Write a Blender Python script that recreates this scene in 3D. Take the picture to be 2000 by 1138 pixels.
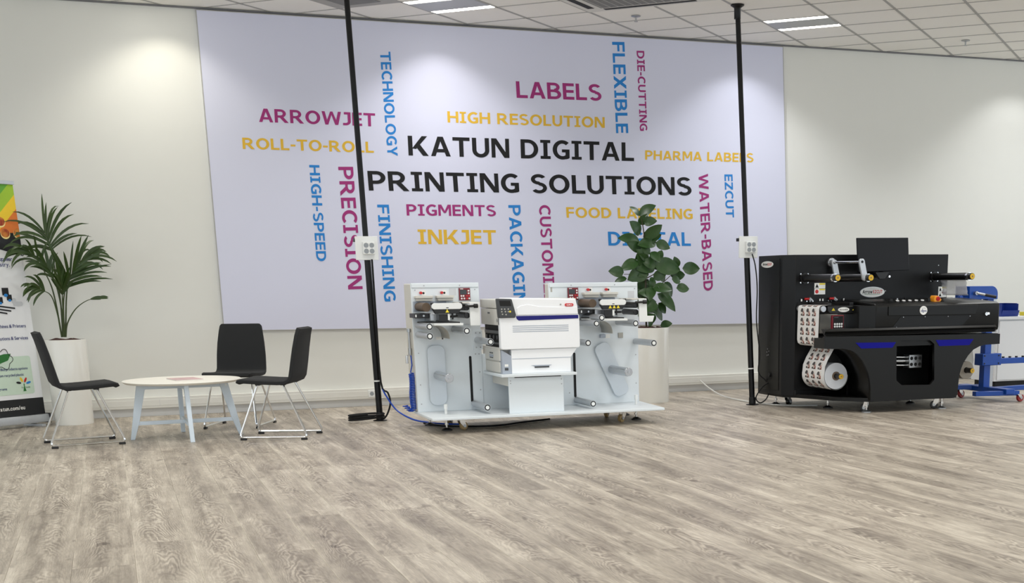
import bpy, bmesh, math, random
from mathutils import Vector, Matrix

scene = bpy.context.scene
COL = scene.collection
for o in list(bpy.data.objects):
    bpy.data.objects.remove(o)
random.seed(7)

# ------------------------------------------------------------------ camera
cam_d = bpy.data.cameras.new('camera')
cam = bpy.data.objects.new('camera', cam_d)
COL.objects.link(cam)
R = ((0.92231007, 0.37067248, 0.10929801),
     (-0.38629922, 0.89222462, 0.23389772),
     (-0.01081893, -0.25794796, 0.96609824))
m4 = Matrix.Identity(4)
for i in range(3):
    m4[i][0] = R[i][0]
    m4[i][1] = R[i][2]
    m4[i][2] = -R[i][1]
m4[2][3] = 1.17779
cam.matrix_world = m4
cam_d.sensor_fit = 'HORIZONTAL'
cam_d.sensor_width = 36.0
cam_d.lens = 2531.9 / 2000 * 36
cam_d.shift_x = (1000 - 1304.05) / 2000
cam_d.shift_y = (1225.28 - 569) / 2000
cam_d.clip_end = 100
scene.camera = cam

# ------------------------------------------------------------------ view / world / lights
vs = scene.view_settings
vs.view_transform = 'Standard'
vs.look = 'None'
vs.exposure = 0.58
vs.gamma = 1.0
vs.use_curve_mapping = False

world = bpy.data.worlds.new('daylight')
scene.world = world
world.use_nodes = True
bg = world.node_tree.nodes['Background']
bg.inputs[0].default_value = (0.86, 0.935, 1.0, 1)
bg.inputs[1].default_value = 1.22


def area(name, loc, size, power, color=(1, 0.95, 0.87), spread=150):
    d = bpy.data.lights.new(name, 'AREA')
    d.shape = 'SQUARE'
    d.size = size
    d.energy = power
    d.color = color
    d.spread = math.radians(spread)
    o = bpy.data.objects.new(name, d)
    o.location = loc
    COL.objects.link(o)
    return o


# the other ceiling luminaires of the hall, in front of and beside the part that is seen
for lx, ly in ((-1.0, 9.6), (2.2, 9.4), (5.4, 9.0), (8.6, 9.2), (0.0, 6.2), (3.4, 5.8), (6.8, 6.0),
               (0.6, 2.6), (4.2, 2.4), (8.0, 2.8)):
    area('ceiling_lamp', (lx, ly, 3.58), 0.9, 21, (1, 0.985, 0.96))

WALL_Y = 13.333
CEIL = 3.6


# ------------------------------------------------------------------ helpers: materials
def lin(v):
    v /= 255.0
    return v / 12.92 if v <= 0.04045 else ((v + 0.055) / 1.055) ** 2.4


def C(r, g, b):
    return (lin(r), lin(g), lin(b), 1)


MATS = {}


def mat(name, col, rough=0.5, metal=0.0, var=0.04, scale=30.0, bump=0.0, coat=0.0, emit=0.0, alpha=1.0, trans=0.0, spec=0.5):
    m = bpy.data.materials.new(name)
    m.use_nodes = True
    nt = m.node_tree
    b = nt.nodes['Principled BSDF']
    tc = nt.nodes.new('ShaderNodeTexCoord')
    nz = nt.nodes.new('ShaderNodeTexNoise')
    nz.inputs['Scale'].default_value = scale
    nz.inputs['Detail'].default_value = 4
    nt.links.new(tc.outputs['Object'], nz.inputs['Vector'])
    mx = nt.nodes.new('ShaderNodeMix')
    mx.data_type = 'RGBA'
    mx.inputs[6].default_value = tuple(max(0, c * (1 - var)) for c in col[:3]) + (1,)
    mx.inputs[7].default_value = tuple(min(1, c * (1 + var)) for c in col[:3]) + (1,)
    nt.links.new(nz.outputs['Fac'], mx.inputs[0])
    nt.links.new(mx.outputs[2], b.inputs['Base Color'])
    b.inputs['Roughness'].default_value = rough
    b.inputs['Metallic'].default_value = metal
    b.inputs['Specular IOR Level'].default_value = spec
    b.inputs['Coat Weight'].default_value = coat
    b.inputs['Alpha'].default_value = alpha
    b.inputs['Transmission Weight'].default_value = trans
    if emit:
        b.inputs['Emission Color'].default_value = col
        b.inputs['Emission Strength'].default_value = emit
    if bump:
        bp = nt.nodes.new('ShaderNodeBump')
        bp.inputs['Strength'].default_value = bump
        bp.inputs['Distance'].default_value = 0.004
        nt.links.new(nz.outputs['Fac'], bp.inputs['Height'])
        nt.links.new(bp.outputs['Normal'], b.inputs['Normal'])
    MATS[name] = m
    return m


mat('wall_paint', C(228, 228, 222), 0.85, var=0.012, scale=6)
mat('banner_cloth', C(217, 219, 237), 0.9, var=0.01, scale=120, bump=0.03)
mat('ink_black', C(14, 14, 17), 0.8)
mat('ink_magenta', C(160, 48, 118), 0.8)
mat('ink_cyan', C(36, 130, 206), 0.8)
mat('ink_yellow', C(226, 182, 58), 0.8)
mat('tile_white', C(246, 244, 239), 0.9, var=0.03, scale=220, bump=0.05)
mat('grid_grey', C(170, 169, 166), 0.6)
mat('trim_white', C(228, 227, 220), 0.55, var=0.01)
mat('skirting_grey', C(216, 216, 214), 0.6, var=0.01)
mat('shadow_gap', C(120, 120, 122), 0.8)
mat('pole_black', C(7, 7, 8), 0.35, var=0.1, spec=0.3)
mat('plastic_white', C(236, 238, 236), 0.4, var=0.01)
mat('socket_grey', C(150, 156, 160), 0.5)
mat('cable_black', C(9, 9, 10), 0.6, spec=0.3)
mat('cable_white', C(214, 214, 208), 0.5)
mat('hose_blue', C(16, 70, 176), 0.35, var=0.08)
mat('machine_white', C(225, 232, 236), 0.42, var=0.012)
mat('machine_beige', C(214, 211, 202), 0.5, var=0.012)
mat('plate_blue_grey', C(208, 217, 225), 0.4, var=0.012)
mat('aluminium', C(190, 194, 198), 0.34, 0.55, var=0.05, scale=60)
mat('mandrel_steel', C(186, 189, 193), 0.16, 0.95, var=0.03)
mat('chrome', C(225, 227, 228), 0.12, 1.0, var=0.03)
mat('steel', C(176, 178, 180), 0.3, 0.9, var=0.05)
mat('rubber_brown', C(92, 76, 60), 0.6, var=0.06)
mat('rubber_black', C(12, 12, 13), 0.35, var=0.08)
mat('part_black', C(14, 14, 15), 0.38, var=0.08)
mat('void_black', C(8, 8, 9), 0.7)
mat('web_grey', C(172, 170, 162), 0.5)
mat('maroon', C(120, 24, 38), 0.5)
mat('display_dark', C(44, 52, 54), 0.25)
mat('button_white', C(238, 238, 236), 0.4)
mat('button_red', C(196, 34, 36), 0.4)
mat('warning_yellow', C(240, 218, 60), 0.6)
mat('printer_white', C(246, 248, 250), 0.38, var=0.008)
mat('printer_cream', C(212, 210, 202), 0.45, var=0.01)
mat('printer_grey', C(168, 176, 188), 0.45, var=0.01)
mat('panel_charcoal', C(58, 60, 62), 0.35)
mat('stripe_navy', C(20, 18, 112), 0.35, spec=0.3)
mat('logo_red', C(204, 44, 48), 0.4)
mat('caster_amber', C(168, 140, 92), 0.35)
mat('caster_red', C(150, 40, 40), 0.4)
mat('machine_black', C(11, 11, 10), 0.34, spec=0.3, var=0.06, scale=400, bump=0.04)
mat('machine_black_panel', C(10, 11, 13), 0.40, spec=0.3, var=0.06, scale=400, bump=0.04)
mat('monitor_black', C(9, 10, 15), 0.4, spec=0.3)
mat('stripe_blue', C(10, 8, 130), 0.45, spec=0.15)
mat('gold', C(206, 164, 48), 0.35, 0.5)
mat('badge_white', C(240, 240, 236), 0.4)
mat('orange', C(244, 158, 32), 0.4)
mat('waste_paper', C(158, 150, 138), 0.7, var=0.12, scale=25)
mat('roll_paper', C(226, 230, 236), 0.6, var=0.02)
mat('core_brown', C(120, 104, 88), 0.7)
mat('stand_blue', C(10, 70, 160), 0.35, var=0.05)
mat('bin_blue', C(16, 46, 130), 0.4, var=0.05)
mat('cabinet_white', C(228, 230, 232), 0.45, var=0.008)
mat('box_yellow', C(222, 206, 60), 0.6)
mat('pot_white', C(234, 233, 226), 0.22, var=0.008, coat=0.3)
mat('soil', C(64, 34, 26), 0.95, var=0.5, scale=60, bump=0.8)
mat('leaf_palm', C(46, 70, 16), 0.42, var=0.35, scale=12)
mat('stem_palm', C(60, 74, 34), 0.55, var=0.2)
mat('leaf_ficus', C(46, 78, 34), 0.35, var=0.3, scale=9)
mat('stem_ficus', C(66, 62, 44), 0.7, var=0.2)
mat('fabric_dark', C(34, 35, 36), 0.95, var=0.25, scale=500, bump=0.25)
mat('table_cream', C(246, 243, 233), 0.4, var=0.008)
mat('table_leg', C(214, 226, 236), 0.45, var=0.008)
mat('magazine_cover', C(206, 170, 172), 0.4, var=0.3, scale=18)
mat('paper', C(236, 234, 228), 0.7)
mat('rollup_white', C(236, 238, 240), 0.6, var=0.006)
mat('rollup_black', C(22, 24, 28), 0.6)
mat('print_green', C(96, 166, 58), 0.7)
mat('print_lime', C(158, 196, 52), 0.7)
mat('print_gold', C(238, 202, 48), 0.7)
mat('print_orange', C(222, 120, 48), 0.7)
mat('print_teal', C(44, 120, 104), 0.7)
mat('print_red', C(186, 62, 32), 0.7)
mat('print_cream', C(246, 222, 150), 0.7)
mat('print_navy', C(48, 56, 116), 0.7)
mat('print_pale_green', C(204, 224, 206), 0.7)
mat('print_leaf', C(44, 116, 52), 0.7)
mat('print_grey', C(205, 208, 212), 0.7)
mat('tube_light', (1.0, 0.97, 0.9, 1), 0.5, emit=5.0, var=0)
mat('louvre_silver', C(178, 180, 182), 0.4, 0.4)
mat('grille_grey', C(120, 120, 118), 0.6, var=0.1)
mat('ac_white', C(222, 221, 215), 0.5, var=0.01)
mat('clear_film', C(236, 236, 238), 0.25, var=0.05, scale=40, bump=1.0, alpha=0.55)

# wood floor planks: colour and figure vary from plank to plank
def wood(name, floor=False):
    m = bpy.data.materials.new(name)
    m.use_nodes = True
    nt = m.node_tree
    N, L = nt.nodes.new, nt.links.new
    b = nt.nodes['Principled BSDF']
    tc = N('ShaderNodeTexCoord')
    oi = N('ShaderNodeObjectInfo')
    wn = N('ShaderNodeTexWhiteNoise')
    wn.noise_dimensions = '1D'
    L(oi.outputs['Random'], wn.inputs['W'])
    sc = N('ShaderNodeVectorMath')
    sc.operation = 'SCALE'
    sc.inputs['Scale'].default_value = 60
    L(wn.outputs['Color'], sc.inputs[0])
    ad = N('ShaderNodeVectorMath')
    L(tc.outputs['Object'], ad.inputs[0])
    L(sc.outputs[0], ad.inputs[1])

    def noise(sx, sy, detail, dist, rough=0.55):
        mp = N('ShaderNodeMapping')
        mp.inputs['Scale'].default_value = (sx, sy, 1)
        L(ad.outputs[0], mp.inputs['Vector'])
        n = N('ShaderNodeTexNoise')
        n.inputs['Scale'].default_value = 1
        n.inputs['Detail'].default_value = detail
        n.inputs['Distortion'].default_value = dist
        n.inputs['Roughness'].default_value = rough
        L(mp.outputs[0], n.inputs['Vector'])
        return n.outputs['Fac']

    def mth(op, a, v=None, c=None):
        n = N('ShaderNodeMath')
        n.operation = op
        for k, x in enumerate((a, v, c)):
            if x is None:
                continue
            if isinstance(x, (int, float)):
                n.inputs[k].default_value = x
            else:
                L(x, n.inputs[k])
        return n.outputs[0]
    sp = N('ShaderNodeSeparateXYZ')
    L(tc.outputs['Object'], sp.inputs[0])
    dx = mth('SUBTRACT', mth('PINGPONG', sp.outputs[0], 0.257), 0.1285)
    edge = mth('ABSOLUTE', mth('MULTIPLY', dx, 7.78))                   # 0 in the middle of a plank, 1 at its edges
    off = mth('MULTIPLY', mth('SUBTRACT', wn.outputs['Value'], 0.5), 0.09)
    dq = mth('ADD', dx, off)
    tone = noise(8, 1.6, 4, 0.8)
    warp = noise(7, 2.2, 3, 0.5, 0.5)
    # cathedral figure: nested arches along the plank, bent by the warp, fading in and out
    arg = mth('MULTIPLY_ADD', sp.outputs[1], 46.0, mth('MULTIPLY', mth('MULTIPLY', dq, dq), 2600.0))
    arg = mth('MULTIPLY_ADD', warp, 62.0, arg)
    rings = mth('MULTIPLY_ADD', mth('SINE', arg), 0.5, 0.5)
    mask = mth('MULTIPLY', mth('MAXIMUM', mth('MULTIPLY_ADD', noise(6, 1.0, 2, 0.0), 3.0, -1.05), 0.0), mth('MAXIMUM', mth('SUBTRACT', 1.05, edge), 0.0))
    mask = mth('MINIMUM', mask, 0.75)
    ringm = mth('MULTIPLY', mth('SUBTRACT', rings, 0.45), mask)
    fine = noise(190, 9, 5, 0.3, 0.75)
    streak = noise(30, 0.7, 3, 0.3)
    blot = noise(16, 6, 4, 1.2, 0.6)
    knot = noise(13, 6, 1, 0.2)
    knotm = mth('MINIMUM', mth('MAXIMUM', mth('MULTIPLY', mth('SUBTRACT', knot, 0.68), 7.0), 0.0), 1.0)
    v = mth('MULTIPLY_ADD', tone, 0.75, -0.21)
    v = mth('MULTIPLY_ADD', fine, 0.50, mth('SUBTRACT', v, 0.11))
    v = mth('MULTIPLY_ADD', streak, 0.50, v)
    v = mth('MULTIPLY_ADD', blot, 0.26, v)
    v = mth('MULTIPLY_ADD', ringm, 0.36, v)
    v = mth('MULTIPLY_ADD', knotm, -0.30, v)
    v = mth('MULTIPLY_ADD', mth('MULTIPLY', edge, edge), 0.10, v)
    v = mth('MULTIPLY_ADD', mth('SUBTRACT', wn.outputs['Value'], 0.5), 0.12, v)
    edge_glint = mth('MULTIPLY', mth('GREATER_THAN', edge, 0.975), mth('GREATER_THAN', noise(2, 0.5, 1, 0.0), 0.5))  # light caught by plank bevels, painted into the colour as thin bright lines
    v = mth('MULTIPLY_ADD', edge_glint, 0.14, v)
    ramp = N('ShaderNodeValToRGB')
    e = ramp.color_ramp.elements
    e[0].position = 0.28
    e[0].color = C(96, 86, 76)
    e[1].position = 1.12 if False else 1.0
    e[1].color = C(208, 199, 183)
    k = e.new(0.6)
    k.color = C(146, 136, 123)
    k = e.new(0.8)
    k.color = C(178, 168, 153)
    L(v, ramp.inputs[0])
    L(ramp.outputs[0], b.inputs['Base Color'])
    b.inputs['Roughness'].default_value = 0.42
    b.inputs['Specular IOR Level'].default_value = 0.4
    bp = N('ShaderNodeBump')
    bp.inputs['Strength'].default_value = 0.08
    bp.inputs['Distance'].default_value = 0.002
    L(fine, bp.inputs['Height'])
    L(bp.outputs['Normal'], b.inputs['Normal'])
    MATS[name] = m
    return m


wood('plank_oak')


def label_print(name):
    """rows of little printed labels on a white web, from the UV map (u across, v along)"""
    m = bpy.data.materials.new(name)
    m.use_nodes = True
    nt = m.node_tree
    N, L = nt.nodes.new, nt.links.new
    b = nt.nodes['Principled BSDF']
    uv = N('ShaderNodeUVMap')
    sep = N('ShaderNodeSeparateXYZ')
    L(uv.outputs[0], sep.inputs[0])

    def mth(op, a, v=None, c=None):
        n = N('ShaderNodeMath')
        n.operation = op
        for k, x in enumerate((a, v, c)):
            if x is None:
                continue
            if isinstance(x, (int, float)):
                n.inputs[k].default_value = x
            else:
                L(x, n.inputs[k])
        return n.outputs[0]
    u3 = mth('MULTIPLY_ADD', sep.outputs[0], 3.75, -0.35)
    fu = mth('FRACT', u3)
    fv = mth('FRACT', sep.outputs[1])
    inu = mth('MULTIPLY', mth('GREATER_THAN', u3, 0.0), mth('LESS_THAN', u3, 3.0))
    cell = mth('MULTIPLY', mth('MULTIPLY', mth('GREATER_THAN', fu, 0.14), mth('LESS_THAN', fu, 0.88)),
               mth('MULTIPLY', mth('GREATER_THAN', fv, 0.08), mth('LESS_THAN', fv, 0.93)))
    mask = mth('MULTIPLY', inu, cell)
    cmb = N('ShaderNodeCombineXYZ')
    L(fu, cmb.inputs[0])
    L(fv, cmb.inputs[1])
    n1 = N('ShaderNodeTexNoise')
    n1.inputs['Scale'].default_value = 7.0
    n1.inputs['Detail'].default_value = 2
    L(cmb.outputs[0], n1.inputs['Vector'])
    nf = n1.outputs['Fac']

    def paint(base, col, cond):
        q = N('ShaderNodeMix')
        q.data_type = 'RGBA'
        if base is None:
            q.inputs[6].default_value = C(238, 234, 228)
        else:
            L(base, q.inputs[6])
        q.inputs[7].default_value = col
        L(cond, q.inputs[0])
        return q.outputs[2]

    def band(x, lo, hi):
        return mth('MULTIPLY', mth('GREATER_THAN', x, lo), mth('LESS_THAN', x, hi))

    def spot(cx_, cy_, r_):
        d2 = mth('ADD', mth('POWER', mth('ABSOLUTE', mth('SUBTRACT', fu, cx_)), 2.0), mth('POWER', mth('ABSOLUTE', mth('SUBTRACT', fv, cy_)), 2.0))
        return mth('LESS_THAN', mth('MULTIPLY_ADD', nf, -0.10, d2), r_ * r_ - 0.05)
    col_ = paint(None, C(196, 188, 180), mth('GREATER_THAN', nf, 0.56))
    col_ = paint(col_, C(70, 66, 66), spot(0.40, 0.34, 0.22))
    col_ = paint(col_, C(148, 86, 70), mth('MULTIPLY', mth('MULTIPLY', band(fu, 0.55, 0.84), band(fv, 0.42, 0.9)), mth('GREATER_THAN', nf, 0.43)))
    col_ = paint(col_, C(30, 28, 28), mth('MULTIPLY', band(fu, 0.2, 0.42), band(fv, 0.70, 0.9)))
    col_ = paint(col_, C(60, 44, 40), mth('MULTIPLY', band(fu, 0.46, 0.7), band(fv, 0.78, 0.92)))
    mx = N('ShaderNodeMix')
    mx.data_type = 'RGBA'
    mx.inputs[6].default_value = C(232, 232, 230)
    L(col_, mx.inputs[7])
    L(mask, mx.inputs[0])
    L(mx.outputs[2], b.inputs['Base Color'])
    b.inputs['Roughness'].default_value = 0.5
    MATS[name] = m


label_print('label_web_print')


def gradient_disc(name):
    m = bpy.data.materials.new(name)
    m.use_nodes = True
    nt = m.node_tree
    b = nt.nodes['Principled BSDF']
    b.inputs['Roughness'].default_value = 0.7
    nz = nt.nodes.new('ShaderNodeTexNoise')
    nz.inputs['Scale'].default_value = 14
    rp = nt.nodes.new('ShaderNodeValToRGB')
    rp.color_ramp.elements[0].color = C(150, 46, 26)
    rp.color_ramp.elements[0].position = 0.35
    rp.color_ramp.elements[1].color = C(226, 150, 60)
    rp.color_ramp.elements[1].position = 0.7
    tc = nt.nodes.new('ShaderNodeTexCoord')
    nt.links.new(tc.outputs['Object'], nz.inputs['Vector'])
    nt.links.new(nz.outputs['Fac'], rp.inputs[0])
    nt.links.new(rp.outputs[0], b.inputs['Base Color'])
    MATS[name] = m


gradient_disc('print_orb')


# ------------------------------------------------------------------ helpers: geometry
class MB:
    """collects shapes; build() links them as one mesh object"""

    def __init__(s, off=(0, 0, 0)):
        s.bm = bmesh.new()
        s.off = Vector(off)

    def box(s, x0, x1, y0, y1, z0, z1, M=None):
        vs_ = [Vector((x, y, z)) for x in (x0, x1) for y in (y0, y1) for z in (z0, z1)]
        if M is not None:
            vs_ = [M @ v for v in vs_]
        v = [s.bm.verts.new(p) for p in vs_]
        for f in ((0, 1, 3, 2), (4, 6, 7, 5), (0, 4, 5, 1), (2, 3, 7, 6), (0, 2, 6, 4), (1, 5, 7, 3)):
            s.bm.faces.new([v[i] for i in f])
        return s

    def ring_pts(s, c, d, r, seg, up=None):
        d = d.normalized()
        a = up or (Vector((0, 0, 1)) if abs(d.z) < 0.95 else Vector((1, 0, 0)))
        u = d.cross(a).normalized()
        w = u.cross(d)
        return [c + u * r * math.cos(2 * math.pi * k / seg) + w * r * math.sin(2 * math.pi * k / seg) for k in range(seg)]

    def cyl(s, p0, p1, r, seg=18, r2=None, caps=True):
        p0, p1 = Vector(p0), Vector(p1)
        r2 = r if r2 is None else r2
        A = [s.bm.verts.new(p) for p in s.ring_pts(p0, p1 - p0, r, seg)]
        B = [s.bm.verts.new(p) for p in s.ring_pts(p1, p1 - p0, r2, seg)]
        for k in range(seg):
            j = (k + 1) % seg
            s.bm.faces.new((A[k], A[j], B[j], B[k]))
        if caps:
            s.bm.faces.new(A[::-1])
            s.bm.faces.new(B)
        return s

    def tube(s, pts, r, seg=8, closed=False, radii=None):
        P = [Vector(p) for p in pts]
        n = len(P)
        rings = []
        up = None
        for i in range(n):
            a = P[(i - 1) % n] if (closed or i > 0) else P[0]
            b = P[(i + 1) % n] if (closed or i < n - 1) else P[-1]
            t = (b - a).normalized()
            if up is None:
                up = Vector((0, 0, 1)) if abs(t.z) < 0.9 else Vector((1, 0, 0))
            up = (up - t * up.dot(t))
            up = up.normalized() if up.length > 1e-6 else Vector((1, 0, 0))
            w = t.cross(up)
            rr = radii[i] if radii else r
            rings.append([s.bm.verts.new(P[i] + up * rr * math.cos(2 * math.pi * k / seg) + w * rr * math.sin(2 * math.pi * k / seg)) for k in range(seg)])
        m = n if closed else n - 1
        for i in range(m):
            A, B = rings[i], rings[(i + 1) % n]
            for k in range(seg):
                j = (k + 1) % seg
                s.bm.faces.new((A[k], A[j], B[j], B[k]))
        if not closed:
            s.bm.faces.new(rings[0][::-1])
            s.bm.faces.new(rings[-1])
        return s

    def prism(s, poly, axis, a, b):
        """poly of 2D points in the plane across axis ('x': (y,z), 'y': (x,z), 'z': (x,y))"""
        def P(p, t):
            return {'x': (t, p[0], p[1]), 'y': (p[0], t, p[1]), 'z': (p[0], p[1], t)}[axis]
        A = [s.bm.verts.new(P(p, a)) for p in poly]
        B = [s.bm.verts.new(P(p, b)) for p in poly]
        n = len(poly)
        for k in range(n):
            j = (k + 1) % n
            s.bm.faces.new((A[k], A[j], B[j], B[k]))
        s.bm.faces.new(A[::-1])
        s.bm.faces.new(B)
        return s

    def lathe(s, prof, c=(0, 0, 0), seg=32, cap0=True, cap1=True):
        rings = []
        for r, z in prof:
            rings.append([s.bm.verts.new((c[0] + r * math.cos(2 * math.pi * k / seg), c[1] + r * math.sin(2 * math.pi * k / seg), c[2] + z)) for k in range(seg)])
        for A, B in zip(rings, rings[1:]):
            for k in range(seg):
                j = (k + 1) % seg
                s.bm.faces.new((A[k], A[j], B[j], B[k]))
        if cap0:
            s.bm.faces.new(rings[0][::-1])
        if cap1:
            s.bm.faces.new(rings[-1])
        return s

    def poly(s, pts):
        s.bm.faces.new([s.bm.verts.new(p) for p in pts])
        return s

    def strip(s, rows):
        """grid of points -> quads, with a UV map (u across, v along)"""
        G = [[s.bm.verts.new(p) for p in r] for r in rows]
        for A, B in zip(G, G[1:]):
            for k in range(len(A) - 1):
                s.bm.faces.new((A[k], A[k + 1], B[k + 1], B[k]))
        return s

    def mesh(s, name):
        bm = s.bm
        bmesh.ops.recalc_face_normals(bm, faces=bm.faces[:])
        for f in bm.faces:
            f.smooth = True
        for e in bm.edges:
            if len(e.link_faces) == 2 and e.calc_face_angle(0) > 0.6:
                e.smooth = False
        for v in bm.verts:
            v.co -= s.off
        me = bpy.data.meshes.new(name)
        bm.to_mesh(me)
        bm.free()
        return me

    def build(s, name, m, parent=None, bevel=0, label=None, thick=0):
        me = s.mesh(name)
        me.materials.append(MATS[m])
        o = bpy.data.objects.new(name, me)
        COL.objects.link(o)
        if parent is not None:
            o.parent = parent
        if thick:
            md = o.modifiers.new('thickness', 'SOLIDIFY')
            md.thickness = thick
            md.offset = 0
        if bevel:
            md = o.modifiers.new('bevel', 'BEVEL')
            md.width = bevel
            md.segments = 2
            md.limit_method = 'ANGLE'
            md.angle_limit = math.radians(40)
        if label:
            o['label'] = label
        return o


def rrect(x0, x1, z0, z1, r, n=5):
    """rounded rectangle outline, counter-clockwise"""
    out = []
    for cx, cz, a0 in ((x1 - r, z1 - r, 0), (x0 + r, z1 - r, 90), (x0 + r, z0 + r, 180), (x1 - r, z0 + r, 270)):
        for k in range(n + 1):
            a = math.radians(a0 + 90 * k / n)
            out.append((cx + r * math.cos(a), cz + r * math.sin(a)))
    return out


def ellipse(cx, cz, a, b, n=28):
    return [(cx + a * math.cos(2 * math.pi * k / n), cz + b * math.sin(2 * math.pi * k / n)) for k in range(n)]


def tag(o, label, cat, group=None):
    o['label'] = label
    o['category'] = cat
    if group:
        o['group'] = group
    return o


def thing(name, label, cat, loc=(0, 0, 0), rotz=0.0, group=None):
    o = bpy.data.objects.new(name, None)
    o.empty_display_size = 0.1
    o.location = loc
    o.rotation_euler = (0, 0, rotz)
    COL.objects.link(o)
    return tag(o, label, cat, group)


def struct(o):
    o['kind'] = 'structure'
    return o


def copy_tree(o, parent=None):
    c = o.copy()
    COL.objects.link(c)
    if parent is not None:
        c.parent = parent
    for ch in list(o.children):
        copy_tree(ch, c)
    return c


def bez(P, n):
    """Catmull-Rom through points"""
    P = [Vector(p) for p in P]
    Q = [P[0] * 2 - P[1]] + P + [P[-1] * 2 - P[-2]]
    out = []
    for i in range(1, len(Q) - 2):
        for k in range(n):
            t = k / n
            a, b, c, d = Q[i - 1], Q[i], Q[i + 1], Q[i + 2]
            out.append(0.5 * ((2 * b) + (c - a) * t + (2 * a - 5 * b + 4 * c - d) * t * t + (3 * b - a - 3 * c + d) * t ** 3))
    out.append(P[-1])
    return out


# ------------------------------------------------------------------ lettering
GL = {}


def glyph(ch, bold):
    key = (ch, bold)
    if key in GL:
        return GL[key]
    cu = bpy.data.curves.new('glyph', 'FONT')
    cu.body = ch
    cu.resolution_u = 5
    cu.offset = bold
    ob = bpy.data.objects.new('glyph', cu)
    COL.objects.link(ob)
    dg = bpy.context.evaluated_depsgraph_get()
    me = bpy.data.meshes.new_from_object(ob.evaluated_get(dg))
    vs_ = [(v.co.x, v.co.y) for v in me.vertices]
    fs = [tuple(p.vertices) for p in me.polygons]
    bpy.data.objects.remove(ob)
    bpy.data.curves.remove(cu)
    bpy.data.meshes.remove(me)
    GL[key] = (vs_, fs)
    return GL[key]


def rects(*rs):
    vs_, fs = [], []
    for x0, x1, y0, y1 in rs:
        n = len(vs_)
        vs_ += [(x0, y0, n // 4), (x1, y0, n // 4), (x1, y1, n // 4), (x0, y1, n // 4)]
        fs.append((n, n + 1, n + 2, n + 3))
    return vs_, fs


def arc(cx, cy, rx, ry, a0, a1, tx, ty, n=14):
    vs_, fs = [], []
    n = max(4, int(n * abs(a1 - a0) / 180))
    for k in range(n + 1):
        a = math.radians(a0 + (a1 - a0) * k / n)
        c_, s_ = math.cos(a), math.sin(a)
        vs_ += [(cx + rx * c_, cy + ry * s_, 0), (cx + (rx - tx) * c_, cy + (ry - ty) * s_, 0)]
        if k:
            fs.append((2 * k - 2, 2 * k, 2 * k + 1, 2 * k - 1))
    return vs_, fs


def join(*gs):
    V, F = [], []
    for vs_, fs in gs:
        n = len(V)
        k = max([p[2] for p in V], default=-1) + 1          # every stroke lies a hair above the one before
        V += [(p[0], p[1], p[2] + k) for p in vs_]
        F += [tuple(i + n for i in f) for f in fs]
    return V, F


def quads(*qs):
    V, F = [], []
    for q_ in qs:
        n = len(V)
        V += [(p[0], p[1], len(F)) for p in q_]
        F.append(tuple(range(n, n + len(q_))))
    return V, F


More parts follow.
